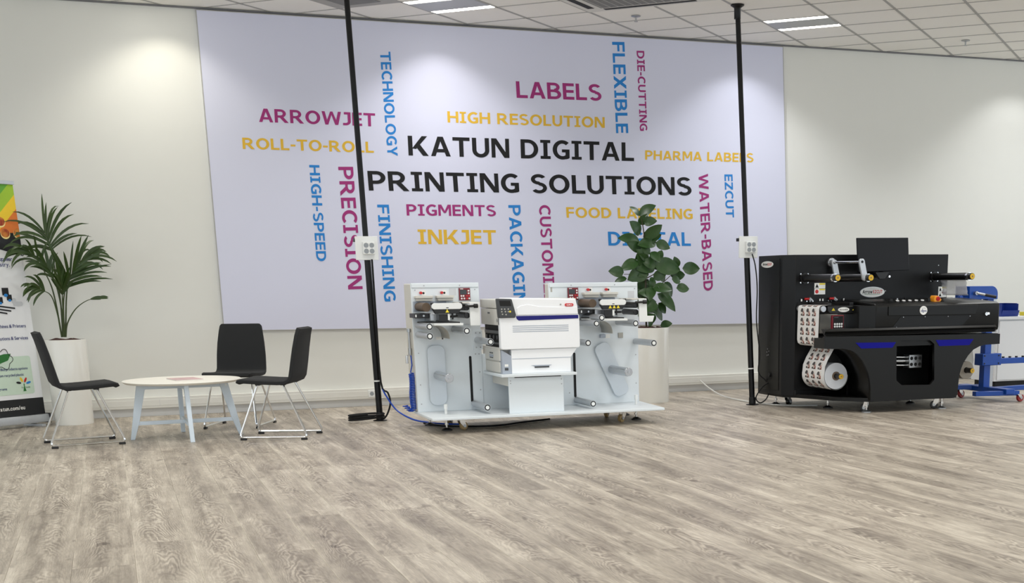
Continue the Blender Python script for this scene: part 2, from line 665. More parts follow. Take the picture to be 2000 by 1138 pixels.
TS, TB = 0.235, 0.178
BOLDFONT = {
    'A': lambda: join(quads([(0, 0), (.245, 0), (.62, 1), (.385, 1)], [(1.06, 0), (.815, 0), (.44, 1), (.675, 1)]), rects((.25, .81, .2, .37))),
    'B': lambda: join(rects((0, TS, 0, 1), (.2, .48, 1 - .165, 1), (.2, .52, .43, .585), (.2, .52, 0, .165)), arc(.47, .735, .38, .265, -90, 90, .225, .165), arc(.5, .29, .43, .29, -90, 90, .235, .165)),
    'C': lambda: arc(.56, .5, .56, .515, 48, 312, .25, .185, 22),
    'D': lambda: join(rects((0, TS, 0, 1), (.2, .43, 1 - TB, 1), (.2, .43, 0, TB)), arc(.42, .5, .57, .5, -90, 90, .25, TB)),
    'E': lambda: rects((0, TS, 0, 1), (.2, .76, 0, TB), (.2, .73, .42, .59), (.2, .76, 1 - TB, 1)),
    'F': lambda: rects((0, TS, 0, 1), (.2, .73, .40, .57), (.2, .76, 1 - TB, 1)),
    'G': lambda: join(arc(.56, .5, .56, .515, 48, 305, .25, .185, 22), rects((.735, .97, .08, .5), (.53, .97, .37, .53)), quads([(.735, .08), (.97, .08), (.88, .03), (.735, 0)])),
    'H': lambda: rects((0, TS, 0, 1), (.745, .98, 0, 1), (.2, .78, .42, .6)),
    'I': lambda: rects((.17, .405, .1, .9), (0, .575, 0, .155), (0, .575, .845, 1)),
    'J': lambda: join(rects((.38, .615, .28, 1), (.1, .615, 1 - TB, 1), (0, .21, 0, TB)), arc(.2, .29, .415, .29, -90, 0, .235, TB)),
    'K': lambda: join(rects((0, TS, 0, 1)), quads([(.2, .36), (.74, 1), (1.03, 1), (.42, .34)], [(.36, .52), (.56, .66), (1.07, 0), (.77, 0)])),
    'L': lambda: rects((0, TS, 0, 1), (.2, .74, 0, TB)),
    'M': lambda: join(rects((0, .21, 0, 1), (.93, 1.14, 0, 1)), quads([(.02, 1), (.29, 1), (.66, .26), (.48, .26)], [(1.12, 1), (.85, 1), (.48, .26), (.66, .26)])),
    'N': lambda: join(rects((0, .215, 0, 1), (.77, .985, 0, 1)), quads([(0, 1), (.28, 1), (.985, 0), (.705, 0)])),
    'O': lambda: arc(.57, .5, .57, .515, 0, 360, .25, .185, 12),
    'P': lambda: join(rects((0, TS, 0, 1), (.2, .45, 1 - TB, 1), (.2, .45, .345, .345 + .17)), arc(.43, .6725, .45, .3275, -90, 90, .24, .172)),
    'R': lambda: join(rects((0, TS, 0, 1), (.2, .45, 1 - TB, 1), (.2, .45, .375, .375 + .165)), arc(.43, .6875, .43, .3125, -90, 90, .235, .17), quads([(.34, .42), (.62, .46), (1.04, 0), (.745, 0)])),
    'S': lambda: join(arc(.44, .735, .42, .28, 28, 270, .22, .17), arc(.45, .28, .43, .295, -150, 90, .22, .17), quads([(.2, .60), (.46, .62), (.68, .45), (.46, .41)])),
    'T': lambda: rects((0, .93, 1 - TB, 1), (.3475, .5825, 0, .9)),
    'U': lambda: join(rects((0, TS, .36, 1), (.7, .935, .36, 1)), arc(.4675, .37, .4675, .385, 180, 360, TS, .185)),
    'W': lambda: quads([(0, 1), (.24, 1), (.48, 0), (.25, 0)], [(.25, 0), (.48, 0), (.84, 1), (.66, 1)], [(.66, 1), (.84, 1), (1.25, 0), (1.02, 0)], [(1.02, 0), (1.25, 0), (1.5, 1), (1.26, 1)]),
    'X': lambda: quads([(0, 0), (.29, 0), (1.03, 1), (.74, 1)], [(0, 1), (.29, 1), (1.03, 0), (.74, 0)]),
    'Y': lambda: join(rects((.385, .62, 0, .45)), quads([(0, 1), (.27, 1), (.61, .36), (.395, .36)], [(1.005, 1), (.735, 1), (.395, .36), (.61, .36)])),
    'Z': lambda: join(rects((0, .84, 0, TB), (.02, .84, 1 - TB, 1)), quads([(0, .15), (.28, .15), (.84, .85), (.56, .85)])),
    '-': lambda: rects((0, .42, .35, .525)),
}


def lay(text, bold=0.0, serif=False, gap=0.1):
    ref = glyph('H', bold)[0]
    y0, y1 = min(p[1] for p in ref), max(p[1] for p in ref)
    cap = y1 - y0
    x = 0.0
    V, F = [], []
    for ch in text:
        if ch == ' ':
            x += 0.52 * cap if serif else 0.3 * cap
            continue
        if serif:
            vs_, fs = BOLDFONT[ch]()
        else:
            gv, fs = glyph(ch, bold)
            mx = min(p[0] for p in gv)
            vs_ = [((p[0] - mx) / cap, (p[1] - y0) / cap, 0) for p in gv]
        w = max(p[0] for p in vs_)
        n = len(V)
        V += [(p[0] + x / cap, p[1], p[2]) for p in vs_]
        F += [tuple(i + n for i in f) for f in fs]
        x += (w + gap) * cap
    W = max(p[0] for p in V)
    return V, F, W


def lettering(name, text, BL, U, Vv, m, parent, off=(0, 0, 0), bold=0.0, serif=False, gap=0.1):
    V, F, W = lay(text, bold, serif, gap)
    BL, U, Vv, off = Vector(BL), Vector(U), Vector(Vv), Vector(off)
    me = bpy.data.meshes.new(name)
    nn = U.cross(Vv).normalized() * 0.0003
    me.from_pydata([tuple(BL + U * (p[0] / W) + Vv * p[1] + nn * p[2] - off) for p in V], [], F)
    me.materials.append(MATS[m])
    o = bpy.data.objects.new(name, me)
    COL.objects.link(o)
    o.parent = parent
    return o


# ================================================================== SETTING
wb = struct(MB().box(-8, 16, WALL_Y, WALL_Y + 0.2, -0.05, 3.75).build('wall_back', 'wall_paint'))
fl = struct(MB().box(-8, 16, -5, WALL_Y, -0.2, -0.006).build('floor', 'plank_oak'))
PW, PL_ = 0.257, 1.93


def plank_mesh(w, l):
    mb = MB()
    mb.box(0, w, 0, l, -0.006, 0)
    bmesh.ops.bevel(mb.bm, geom=[e for e in mb.bm.edges if all(v.co.z > -0.001 for v in e.verts)], offset=0.0012, segments=1, affect='EDGES')
    me = mb.mesh('plank')
    me.materials.append(MATS['plank_oak'])
    return me


full = plank_mesh(PW - 0.0006, PL_ - 0.0006)
rng = random.Random(3)
k0 = -8
for k in range(k0, 40):
    x = -0.271 + k * PW
    xc = x + PW / 2
    near = 5.0 - (xc + 0.54) * 0.475 if xc < 3.0 else 3.0 + (xc - 3.0) * 1.28
    if xc < -2.2 or xc > 9.6:
        continue
    y = (6.072 if k == 0 else 6.072 + rng.random() * PL_) - 3 * PL_
    while y < WALL_Y - 0.02:
        y1 = min(y + PL_, WALL_Y)
        if y1 > near:
            me = full if y1 - y > PL_ - 0.01 else plank_mesh(PW - 0.0006, y1 - y - 0.0006)
            o = bpy.data.objects.new('plank', me)
            COL.objects.link(o)
            o.location = (x, y, 0)
            o.parent = fl
        y += PL_

# trunking, skirting
tr = struct(MB().box(-8, 16, WALL_Y - 0.012, WALL_Y, 0, 0.075).build('baseboard_back', 'skirting_grey'))
t1 = struct(MB().box(-8, 16, WALL_Y - 0.055, WALL_Y, 0.075, 0.178).build('trim_1', 'trim_white', bevel=0.004))
MB().box(-8, 16, WALL_Y - 0.058, WALL_Y - 0.054, 0.098, 0.152).build('trunking_lid', 'trim_white', t1, bevel=0.0015)
MB().box(0.345, 0.349, WALL_Y - 0.0595, WALL_Y - 0.055, 0.095, 0.155).build('lid_joint', 'skirting_grey', t1)
t2 = struct(MB().box(-8, 16, WALL_Y - 0.02, WALL_Y, CEIL - 0.012, CEIL).build('trim_2', 'shadow_gap'))
so = MB().box(2.30, 2.37, WALL_Y - 0.066, WALL_Y - 0.054, 0.09, 0.16).build('socket_outlet', 'plastic_white', t1, bevel=0.004)
MB().cyl((2.335, WALL_Y - 0.068, 0.125), (2.335, WALL_Y - 0.064, 0.125), 0.02, 20).build('socket_insert', 'socket_grey', so)

# ceiling: slab, grid bars, tiles at 45 degrees to the wall
ce = struct(MB().box(-8, 16, -5, WALL_Y, CEIL + 0.02, CEIL + 0.12).build('ceiling', 'tile_white'))
TH = 0.78143
CU, CV = Vector((math.cos(TH), math.sin(TH))), Vector((-math.sin(TH), math.cos(TH)))
A0, SA = 6.32243, 0.65529
B0, SB = 11.27517, 0.56272


def ab(a, b):
    p = CU * a + CV * b
    return (p.x, p.y)


def clip(poly, ymax):
    out = []
    for p, q_ in zip(poly, poly[1:] + poly[:1]):
        if p[1] <= ymax:
            out.append(p)
        if (p[1] <= ymax) != (q_[1] <= ymax):
            t = (ymax - p[1]) / (q_[1] - p[1])
            out.append((p[0] + t * (q_[0] - p[0]), ymax))
    return out


LIGHT_CELLS = {(3, 3): 0, (-1, -1): 1, (-4, -4): 2, (7, 7): 3}
AC_CELLS = {(0, 1), (0, 2), (-1, 1), (-1, 2)}
VENT_CELL = (-2, -2)


def cell(i, j, ina=0.006, inb=0.012):
    a0, a1 = B0 + i * SB + ina, B0 + (i + 1) * SB - ina
    b1, b0 = A0 - j * SA - inb, A0 - (j + 1) * SA + inb
    return a0, a1, b0, b1


for i in range(-14, 14):
    for j in range(-16, 14):
        if (i, j) in LIGHT_CELLS or (i, j) in AC_CELLS or (i, j) == VENT_CELL:
            continue
        a0, a1, b0, b1 = cell(i, j)
        pts = [ab(a0, b0), ab(a1, b0), ab(a1, b1), ab(a0, b1)]
        cx = sum(p[0] for p in pts) / 4
        cy = sum(p[1] for p in pts) / 4
        if cx < -1.6 or cx > 11.6 or cy < 9.6:
            continue
        pts = clip(pts, WALL_Y - 0.02)
        if len(pts) < 3:
            continue
        xs = [p[0] for p in pts]
        ys = [p[1] for p in pts]
        if (max(xs) - min(xs)) * (max(ys) - min(ys)) < 0.004:
            continue
        MB().prism(pts, 'z', CEIL + 0.003, CEIL + 0.018).build('ceiling_tile', 'tile_white', ce)


def bar(a0, b0, a1, b1, w, name='grid_bar'):
    p, q_ = Vector(ab(a0, b0)), Vector(ab(a1, b1))
    # cut to the part of the ceiling that is built from tiles
    if q_.y < p.y:
        p, q_ = q_, p
    d = q_ - p
    t0, t1_ = 0.0, 1.0
    lim = [(p.y, d.y, 9.2, WALL_Y - 0.02), (p.x, d.x, -2.2, 12.0)]
    for o_, dd, lo, hi in lim:
        ta, tb = (lo - o_) / dd, (hi - o_) / dd
        t0, t1_ = max(t0, min(ta, tb)), min(t1_, max(ta, tb))
    if t1_ - t0 < 0.002:
        return
    p, q_ = p + d * t0, p + d * t1_
    n = Vector((-(d.y), d.x)).normalized() * w
    MB().prism([tuple(p - n), tuple(q_ - n), tuple(q_ + n), tuple(p + n)], 'z', CEIL - 0.001, CEIL + 0.006).build(name, 'grid_grey', ce)


for j in range(-16, 15):
    bar(0, A0 - j * SA, 24, A0 - j * SA, 0.0125)
for i in range(-16, 15):
    bar(B0 + i * SB, -8, B0 + i * SB, 16, 0.007)

# luminaires in the ceiling
LN = ['square ceiling light above the right black pole', 'square ceiling light over the word TECHNOLOGY on the printed banner',
      'square ceiling light above the left white wall beside the banner', 'square ceiling light at the far right above the white cabinet']
for (i, j), idx in LIGHT_CELLS.items():
    a0, a1, b0, b1 = cell(i, j, 0.004, 0.004)
    ca, cb = (a0 + a1) / 2, (b0 + b1) / 2
    c = ab(ca, cb)
    t = thing('ceiling_light', LN[idx], 'ceiling light', (c[0], c[1], CEIL), TH, 'square ceiling lights')
    ha, hb = (a1 - a0) / 2, (b1 - b0) / 2
    MB().box(-ha, ha, -hb, hb, 0.006, 0.018).build('housing', 'ac_white', t)
    MB().box(-ha * 0.62, ha * 0.62, -hb * 0.97, hb * 0.97, -0.004, 0.006).build('diffuser', 'louvre_silver', t, bevel=0.002)
    for sgn in (-1, 1):
        lou = MB()
        for n in range(9):
            yy = -hb * 0.92 + n * hb * 0.23
            lou.box(sgn * ha * 0.83 - 0.05, sgn * ha * 0.83 + 0.05, yy - 0.002, yy + 0.002, -0.006, 0.004)
        tb = MB().box(sgn * ha * 0.83 - 0.045, sgn * ha * 0.83 + 0.045, -hb * 0.95, hb * 0.95, -0.002, 0.007).build('tube', 'tube_light', t)
        lou.build('louvre', 'chrome', tb)
    # its light: soft pool downwards, and the sharp edged cone from the tube end nearest the wall
    area('light_%d' % idx, (c[0], c[1], CEIL - 0.02), 0.5, {0: 9, 1: 7, 2: 3.5, 3: 10}[idx], {0: (0.97, 0.98, 1), 1: (0.99, 0.98, 1), 2: (1, 0.97, 0.9), 3: (0.96, 0.98, 1)}[idx], 125)
    near_end = {0: (6.42, 12.86), 1: (3.17, 12.93), 2: (0.70, 12.98), 3: (9.95, 12.80)}[idx]
    sd = bpy.data.lights.new('cone_%d' % idx, 'SPOT')
    sd.energy = {0: 15, 1: 12, 2: 11, 3: 14}[idx]
    sd.color = {0: (0.97, 0.98, 1.0), 1: (1, 0.97, 0.95), 2: (1, 0.95, 0.80), 3: (0.98, 0.99, 1.0)}[idx]
    sd.spot_size = math.radians(120)
    sd.spot_blend = 0.55
    sd.shadow_soft_size = 0.02
    sd.use_nodes = True       # reflector optics: the throw weakens with distance, not with its square
    em = sd.node_tree.nodes['Emission']
    lf = sd.node_tree.nodes.new('ShaderNodeLightFalloff')
    lf.inputs['Strength'].default_value = 1.0
    sd.node_tree.links.new(lf.outputs['Linear'], em.inputs['Strength'])
    so_ = bpy.data.objects.new('cone_%d' % idx, sd)
    so_.location = (near_end[0], near_end[1], CEIL - 0.03)
    COL.objects.link(so_)

# ceiling cassette
a1, b1 = B0 + SB, A0 - SA
a0, b0 = B0 - SB, A0 - 3 * SA
c = ab((a0 + a1) / 2, (b0 + b1) / 2)
t = thing('air_conditioner', 'white ceiling cassette air conditioner with grey intake grille', 'air conditioner', (c[0], c[1], CEIL), TH)
ha, hb = (a1 - a0) / 2 - 0.012, (b1 - b0) / 2 - 0.012
MB().box(-ha, ha, -hb, hb, -0.008, 0.018).build('frame', 'ac_white', t, bevel=0.006)
MB().box(-ha * 0.7, ha * 0.7, -hb * 0.7, hb * 0.7, -0.016, -0.004).build('grille', 'grille_grey', t, bevel=0.006)
gl = MB()
for n in range(12):
    yy = -hb * 0.65 + n * hb * 1.3 / 11
    gl.box(-ha * 0.66, ha * 0.66, yy - 0.004, yy + 0.004, -0.019, -0.015)
gl.build('grille_slats', 'grid_grey', t)
for x0, x1, y0, y1 in ((ha * 0.8, ha * 0.9, -hb * 0.7, hb * 0.7), (-ha * 0.9, -ha * 0.8, -hb * 0.7, hb * 0.7),
                       (-ha * 0.7, ha * 0.7, hb * 0.8, hb * 0.9), (-ha * 0.7, ha * 0.7, -hb * 0.9, -hb * 0.8)):
    MB().box(x0, x1, y0, y1, -0.0105, -0.006).build('air_slot', 'void_black', t)

# ceiling air diffuser
a0, a1, b0, b1 = cell(*VENT_CELL, 0.004, 0.004)
c = ab((a0 + a1) / 2, (b0 + b1) / 2)
t = thing('air_diffuser', 'square ceiling air vent behind the top of the left black pole', 'air vent', (c[0], c[1], CEIL), TH)
ha, hb = (a1 - a0) / 2, (b1 - b0) / 2
MB().box(-ha, ha, -hb, hb, -0.002, 0.018).build('frame', 'grid_grey', t, bevel=0.003)
MB().box(-ha * 0.6, ha * 0.6, -hb * 0.6, hb * 0.6, -0.008, 0.0).build('perforated_plate', 'grille_grey', t, bevel=0.003)

# sprinklers
for x, y, lb in ((4.888, 12.379, 'small metal sprinkler head on the ceiling beside the air conditioner'),
                 (8.653, 12.447, 'small metal sprinkler head on the ceiling at the far right')):
    t = thing('sprinkler_head', lb, 'sprinkler', (x, y, CEIL), 0, 'ceiling sprinklers')
    MB().lathe([(0.045, 0), (0.045, -0.006), (0.02, -0.012)][::-1], seg=20).build('rosette', 'steel', t)
    MB().cyl((0, 0, -0.01), (0, 0, -0.05), 0.008, 10).build('nozzle', 'steel', t)
    MB().cyl((0, 0, -0.048), (0, 0, -0.052), 0.018, 14).build('deflector', 'steel', t)

# ================================================================== PRINTED WALL BANNER
t = thing('wall_banner', 'large lavender printed wall banner with coloured printing words', 'banner', (4.0, WALL_Y, 0))
OFF = (4.0, WALL_Y, 0)
PY = WALL_Y - 0.035
quad = [(0.988, 0.77), (7.045, 0.708), (6.93, 3.578), (1.012, 3.576)]
MB(OFF).prism(quad, 'y', PY, WALL_Y - 0.001).build('panel', 'banner_cloth', t, bevel=0.004)
fr = MB(OFF)
for p, q_ in zip(quad, quad[1:] + quad[:1]):
    fr.tube([(p[0], PY + 0.004, p[1]), (q_[0], PY + 0.004, q_[1])], 0.006, 6)
fr.build('edge_profile', 'grid_grey', t)
INK = {'m': 'ink_magenta', 'c': 'ink_cyan', 'y': 'ink_yellow', 'k': 'ink_black'}
WORDS = [("ARROWJET", 1.479, 2.652, 2.556, 2.646, 1.482, 2.77, 'm'), ("ROLL-TO-ROLL", 1.312, 2.411, 2.524, 2.407, 1.314, 2.51, 'y'),
         ("TECHNOLOGY", 2.643, 3.316, 2.654, 2.379, 2.742, 3.321, 'c'), ("HIGH-SPEED", 1.904, 2.283, 1.904, 1.403, 1.998, 2.283, 'c'),
         ("PRECISION", 2.174, 2.272, 2.186, 1.135, 2.315, 2.275, 'm'), ("FINISHING", 2.522, 1.931, 2.532, 1.014, 2.636, 1.932, 'c'),
         ("KATUN DIGITAL", 2.859, 2.391, 5.218, 2.392, 2.86, 2.572, 'k'), ("PRINTING SOLUTIONS", 2.452, 2.06, 5.872, 2.061, 2.448, 2.241, 'k'),
         ("LABELS", 3.975, 2.959, 4.874, 2.966, 3.971, 3.113, 'm'), ("HIGH RESOLUTION", 3.263, 2.706, 4.901, 2.707, 3.264, 2.809, 'y'),
         ("FLEXIBLE", 5.0, 3.529, 5.025, 2.66, 5.134, 3.534, 'c'), ("DIE-CUTTING", 5.266, 3.459, 5.289, 2.69, 5.349, 3.461, 'm'),
         ("PHARMA LABELS", 5.343, 2.41, 6.604, 2.411, 5.345, 2.502, 'y'), ("PIGMENTS", 2.806, 1.832, 3.711, 1.832, 2.806, 1.938, 'm'),
         ("INKJET", 2.905, 1.563, 3.702, 1.56, 2.904, 1.701, 'y'), ("PACKAGING", 3.843, 1.941, 3.865, 0.839, 3.97, 1.943, 'c'),
         ("CUSTOMIZED", 4.167, 1.945, 4.193, 0.863, 4.286, 1.946, 'm'), ("FOOD LABELING", 4.461, 1.824, 5.884, 1.82, 4.457, 1.928, 'y'),
         ("DIGITAL", 4.914, 1.548, 5.86, 1.544, 4.91, 1.688, 'c'), ("WATER-BASED", 5.953, 2.273, 6.01, 1.07, 6.064, 2.284, 'm'),
         ("EZCUT", 6.257, 2.281, 6.277, 1.839, 6.354, 2.283, 'c')]
BOLD = 0.026
for w, x0, z0, x1, z1, x2, z2, k in WORDS:
    kk = PY / WALL_Y
    x0, x1, x2 = x0 * kk, x1 * kk, x2 * kk
    z0, z1, z2 = (1.178 + (z - 1.178) * kk for z in (z0, z1, z2))
    pieces = w.split(' ')
    Wt = lay(w, BOLD, True, 0.125)[2]
    for q_ in range(len(pieces)):
        wp = lay(pieces[q_], BOLD, True, 0.125)[2]
        st = lay(' '.join(pieces[:q_ + 1]), BOLD, True, 0.125)[2] - wp
        ux, uz = x1 - x0, z1 - z0
        o = lettering('printed_word', pieces[q_], (x0 + ux * st / Wt, PY - 0.0015, z0 + uz * st / Wt), (ux * wp / Wt, 0, uz * wp / Wt), (x2 - x0, 0, z2 - z0), INK[k], t, OFF, BOLD, True, 0.125)
        o['label'] = 'printed word ' + pieces[q_]


# ================================================================== CHAIRS
def fillet(P, r, n=5):
    P = [Vector(p) for p in P]
    out = [P[0]]
    for a, b, c_ in zip(P, P[1:], P[2:]):
        d0, d1 = (a - b).normalized(), (c_ - b).normalized()
        p, q_ = b + d0 * r, b + d1 * r
        for k in range(n + 1):
            t_ = k / n
            out.append(p * (1 - t_) ** 2 + b * 2 * t_ * (1 - t_) + q_ * t_ ** 2)
    out.append(P[-1])
    return out


def shell(stations):
    """stations: (x, z, nx, nz, half width); closed padded slab along them"""
    mb = MB()
    rings = []
    for x, z, nx, nz, hw in stations:
        th = 0.017
        ring = []
        for fy, ft in ((-1, -0.55), (-1, 0.55), (-0.94, 1), (-0.5, 1), (0, 1), (0.5, 1), (0.94, 1), (1, 0.55), (1, -0.55), (0.94, -1), (0, -1), (-0.94, -1)):
            ring.append(mb.bm.verts.new((x + nx * th * ft, fy * hw, z + nz * th * ft)))
        rings.append(ring)
    for A, B in zip(rings, rings[1:]):
        for k in range(12):
            j = (k + 1) % 12
            mb.bm.faces.new((A[k], A[j], B[j], B[k]))
    mb.bm.faces.new(rings[0][::-1])
    mb.bm.faces.new(rings[-1])
    return mb


def st_path(P, W):
    out = []
    n = len(P)
    for i in range(n):
        a = Vector(P[max(0, i - 1)])
        b = Vector(P[min(n - 1, i + 1)])
        d = (b - a).normalized()
        out.append((P[i][0], P[i][1], d.y, -d.x, W[i]))
    return out


prof = [(0.268, 0.438), (0.262, 0.452), (0.235, 0.458), (0.15, 0.452), (0.05, 0.446), (-0.05, 0.442), (-0.105, 0.444), (-0.14, 0.458), (-0.158, 0.485),
        (-0.168, 0.53), (-0.182, 0.60), (-0.202, 0.70), (-0.225, 0.80), (-0.238, 0.842), (-0.243, 0.856)]
wid = [0.19, 0.205, 0.214, 0.218, 0.22, 0.22, 0.219, 0.217, 0.215, 0.214, 0.212, 0.204, 0.19, 0.182, 0.17]
STN = st_path(prof, wid)


def make_chair(label, loc, rotz):
    t = thing('dining_chair', label, 'chair', loc, rotz, 'dark chairs around the coffee table')
    shell(STN[:8]).build('seat', 'fabric_dark', t)
    shell(STN[7:]).build('backrest', 'fabric_dark', t)
    for sy in (-1, 1):
        yb, yt = sy * 0.225, sy * 0.165
        path = fillet([(0.115, yt, 0.432), (0.275, yb, 0.020), (-0.265, yb, 0.020), (-0.085, yt, 0.425)], 0.035)
        lg = MB().tube(path, 0.0085, 8).build('sled_leg', 'chrome', t)
        for fx in (0.245, -0.235):
            MB().box(fx - 0.024, fx + 0.024, yb - 0.011, yb + 0.011, 0, 0.017).build('foot_glide', 'part_black', lg, bevel=0.003)
        for fx in (0.112, -0.085):
            MB().box(fx - 0.02, fx + 0.02, yt - 0.02, yt + 0.02, 0.422, 0.436).build('mounting_bracket', 'part_black', lg, bevel=0.003)
    return t


ch1 = make_chair('dark fabric chair in front of the potted palm, facing right', (-0.295, 11.16, 0), math.radians(9))
ch3 = copy_tree(ch1)
ch3.location = (1.185, 10.90, 0)
ch3.rotation_euler = (0, 0, math.radians(157))
ch3['label'] = 'dark fabric chair at the right of the round table, seen from its side'
ch2 = copy_tree(ch1)
ch2.location = (0.955, 11.97, 0)
ch2.rotation_euler = (0, 0, math.radians(-113))
ch2['label'] = 'dark fabric chair behind the round table, its backrest against the wall'

# ================================================================== COFFEE TABLE
t = thing('coffee_table', 'low round cream coffee table with pale blue splayed legs', 'table', (0.479, 11.27, 0))
TZ = 0.46
MB().lathe([(0.425, TZ - 0.022), (0.445, TZ - 0.012), (0.453, TZ - 0.004), (0.449, TZ)], seg=56).build('tabletop', 'table_cream', t)
for k, ang in enumerate((2, 92, 182, 272)):
    a = math.radians(ang)
    ca, sa = math.cos(a), math.sin(a)
    M = Matrix(((ca, -sa, 0, 0), (sa, ca, 0, 0), (0, 0, 1, 0), (0, 0, 0, 1)))
    mb = MB()
    prof_ = [(0.275, TZ - 0.022), (0.345, TZ - 0.022), (0.432, 0), (0.400, 0), (0.352, 0.14)]
    mb.prism(prof_, 'y', -0.017, 0.017)
    for v in mb.bm.verts:
        v.co = M @ v.co
    mb.build('leg', 'table_leg', t, bevel=0.003)
    mb = MB()
    mb.cyl((0.33, -0.019, TZ - 0.055), (0.33, -0.016, TZ - 0.055), 0.008, 12)
    for v in mb.bm.verts:
        v.co = M @ v.co
    mb.build('bolt_head', 'plastic_white', t)
    mb = MB()
    mb.cyl((0.416, 0, 0), (0.416, 0, 0.003), 0.014, 10)
    for v in mb.bm.verts:
        v.co = M @ v.co
    mb.build('felt_pad', 'part_black', t)
for k, ang in enumerate((2, 92)):
    a = math.radians(ang)
    M = Matrix.Rotation(a, 4, 'Z')
    dz = 0.0 if k == 0 else 0.001
    for nm, hl, z0, z1, w in (('apron_rail', 0.30, TZ - 0.068, TZ - 0.022 - dz, 0.013), ('stretcher', 0.365, 0.112, 0.142 - dz, 0.013)):
        mb = MB()
        mb.box(-hl, hl, -w, w, z0 + dz, z1)
        for v in mb.bm.verts:
            v.co = M @ v.co
        mb.build(nm, 'table_leg', t, bevel=0.002)

t = thing('magazine', 'magazine lying flat on the round coffee table', 'magazine', (0.50, 11.24, TZ), math.radians(12))
MB().box(-0.105, 0.105, -0.15, 0.15, 0.0005, 0.006).build('pages', 'paper', t)
MB().box(-0.106, 0.106, -0.151, 0.151, 0.006, 0.0068).build('cover', 'magazine_cover', t)

# ================================================================== POTTED PLANTS
def pot(parent, r0, r1, h):
    MB().lathe([(r0, 0), (r0 + 0.002, 0.01), (r1, h - 0.012), (r1 - 0.003, h), (r1 - 0.012, h), (r1 - 0.016, h - 0.035)], seg=56, cap1=False).build('pot', 'pot_white', parent)
    mb = MB()
    rr = random.Random(4)
    rings = []
    for r, z in ((r1 - 0.014, h - 0.03), (r1 * 0.75, h - 0.012), (r1 * 0.4, h + 0.002)):
        rings.append([mb.bm.verts.new((r * math.cos(2 * math.pi * k / 32), r * math.sin(2 * math.pi * k / 32), z + rr.uniform(-0.008, 0.012))) for k in range(32)])
    for A, B in zip(rings, rings[1:]):
        for k in range(32):
            j = (k + 1) % 32
            mb.bm.faces.new((A[k], A[j], B[j], B[k]))
    mb.bm.faces.new(rings[-1])
    mb.bm.faces.new(rings[0][::-1])
    mb.build('soil', 'soil', parent)


PALM = (-0.395, 12.885, 0)
pt = thing('potted_palm', 'tall kentia palm in a white round pot beside the roll-up banner', 'plant', PALM)
pot(pt, 0.158, 0.18, 0.74)


def leaflet(mb, base, dirv, nrm, length, width, droop):
    """a long folded blade, drooping towards the tip"""
    n = 7
    p = Vector(base)
    d = Vector(dirv).normalized()
    step = length / n
    rows = []
    for k in range(n + 1):
        f = k / n
        w = width * (0.35 + 1.6 * f) * (1 - f) ** 0.75 if f < 0.999 else 0.0008
        side = d.cross(nrm)
        if side.length < 1e-4:
            side = Vector((1, 0, 0))
        side.normalize()
        up = side.cross(d).normalized()
        rows.append([p - side * w + up * w * 0.25, p.copy(), p + side * w + up * w * 0.25])
        d = (d + Vector((0, 0, -1)) * droop * (0.3 + f) / n * 2).normalized()
        p = p + d * step
    mb.strip(rows)


ST = [  # stem points (x, z), depth bow, leaflet pairs, leaflet length, fan, droop, where the leaflets start
    ([(-0.4, 0.76), (-0.385, 1.08), (-0.395, 1.32), (-0.405, 1.46), (-0.42, 1.56), (-0.44, 1.64)], 0.03, 9, 0.36, 0.95, 0.85, 0.66),
    ([(-0.41, 0.76), (-0.43, 1.12), (-0.47, 1.29), (-0.54, 1.44), (-0.60, 1.49)], -0.10, 7, 0.24, 0.55, 1.0, 0.62),
    ([(-0.39, 0.76), (-0.365, 1.03), (-0.335, 1.16), (-0.29, 1.26), (-0.23, 1.34)], -0.12, 9, 0.34, 0.85, 0.30, 0.55),
    ([(-0.38, 0.76), (-0.35, 0.88), (-0.27, 1.0), (-0.17, 1.07), (-0.08, 1.09)], -0.03, 3, 0.10, 0.10, 0.3, 0.8),
    ([(-0.41, 0.76), (-0.42, 0.95), (-0.45, 1.11), (-0.51, 1.16), (-0.57, 1.19)], -0.12, 5, 0.18, 0.8, 1.1, 0.7),
    ([(-0.385, 0.76), (-0.37, 1.03), (-0.36, 1.14), (-0.355, 1.22)], -0.16, 5, 0.22, 0.5, 0.15, 0.6),
    ([(-0.38, 0.76), (-0.33, 1.12), (-0.28, 1.27), (-0.20, 1.39), (-0.12, 1.455)], 0.05, 6, 0.24, 0.45, 0.9, 0.6),
    ([(-0.39, 0.76), (-0.385, 1.0), (-0.40, 1.18), (-0.43, 1.30), (-0.47, 1.38)], -0.05, 6, 0.20, 0.6, 0.7, 0.65),
]
rr = random.Random(11)
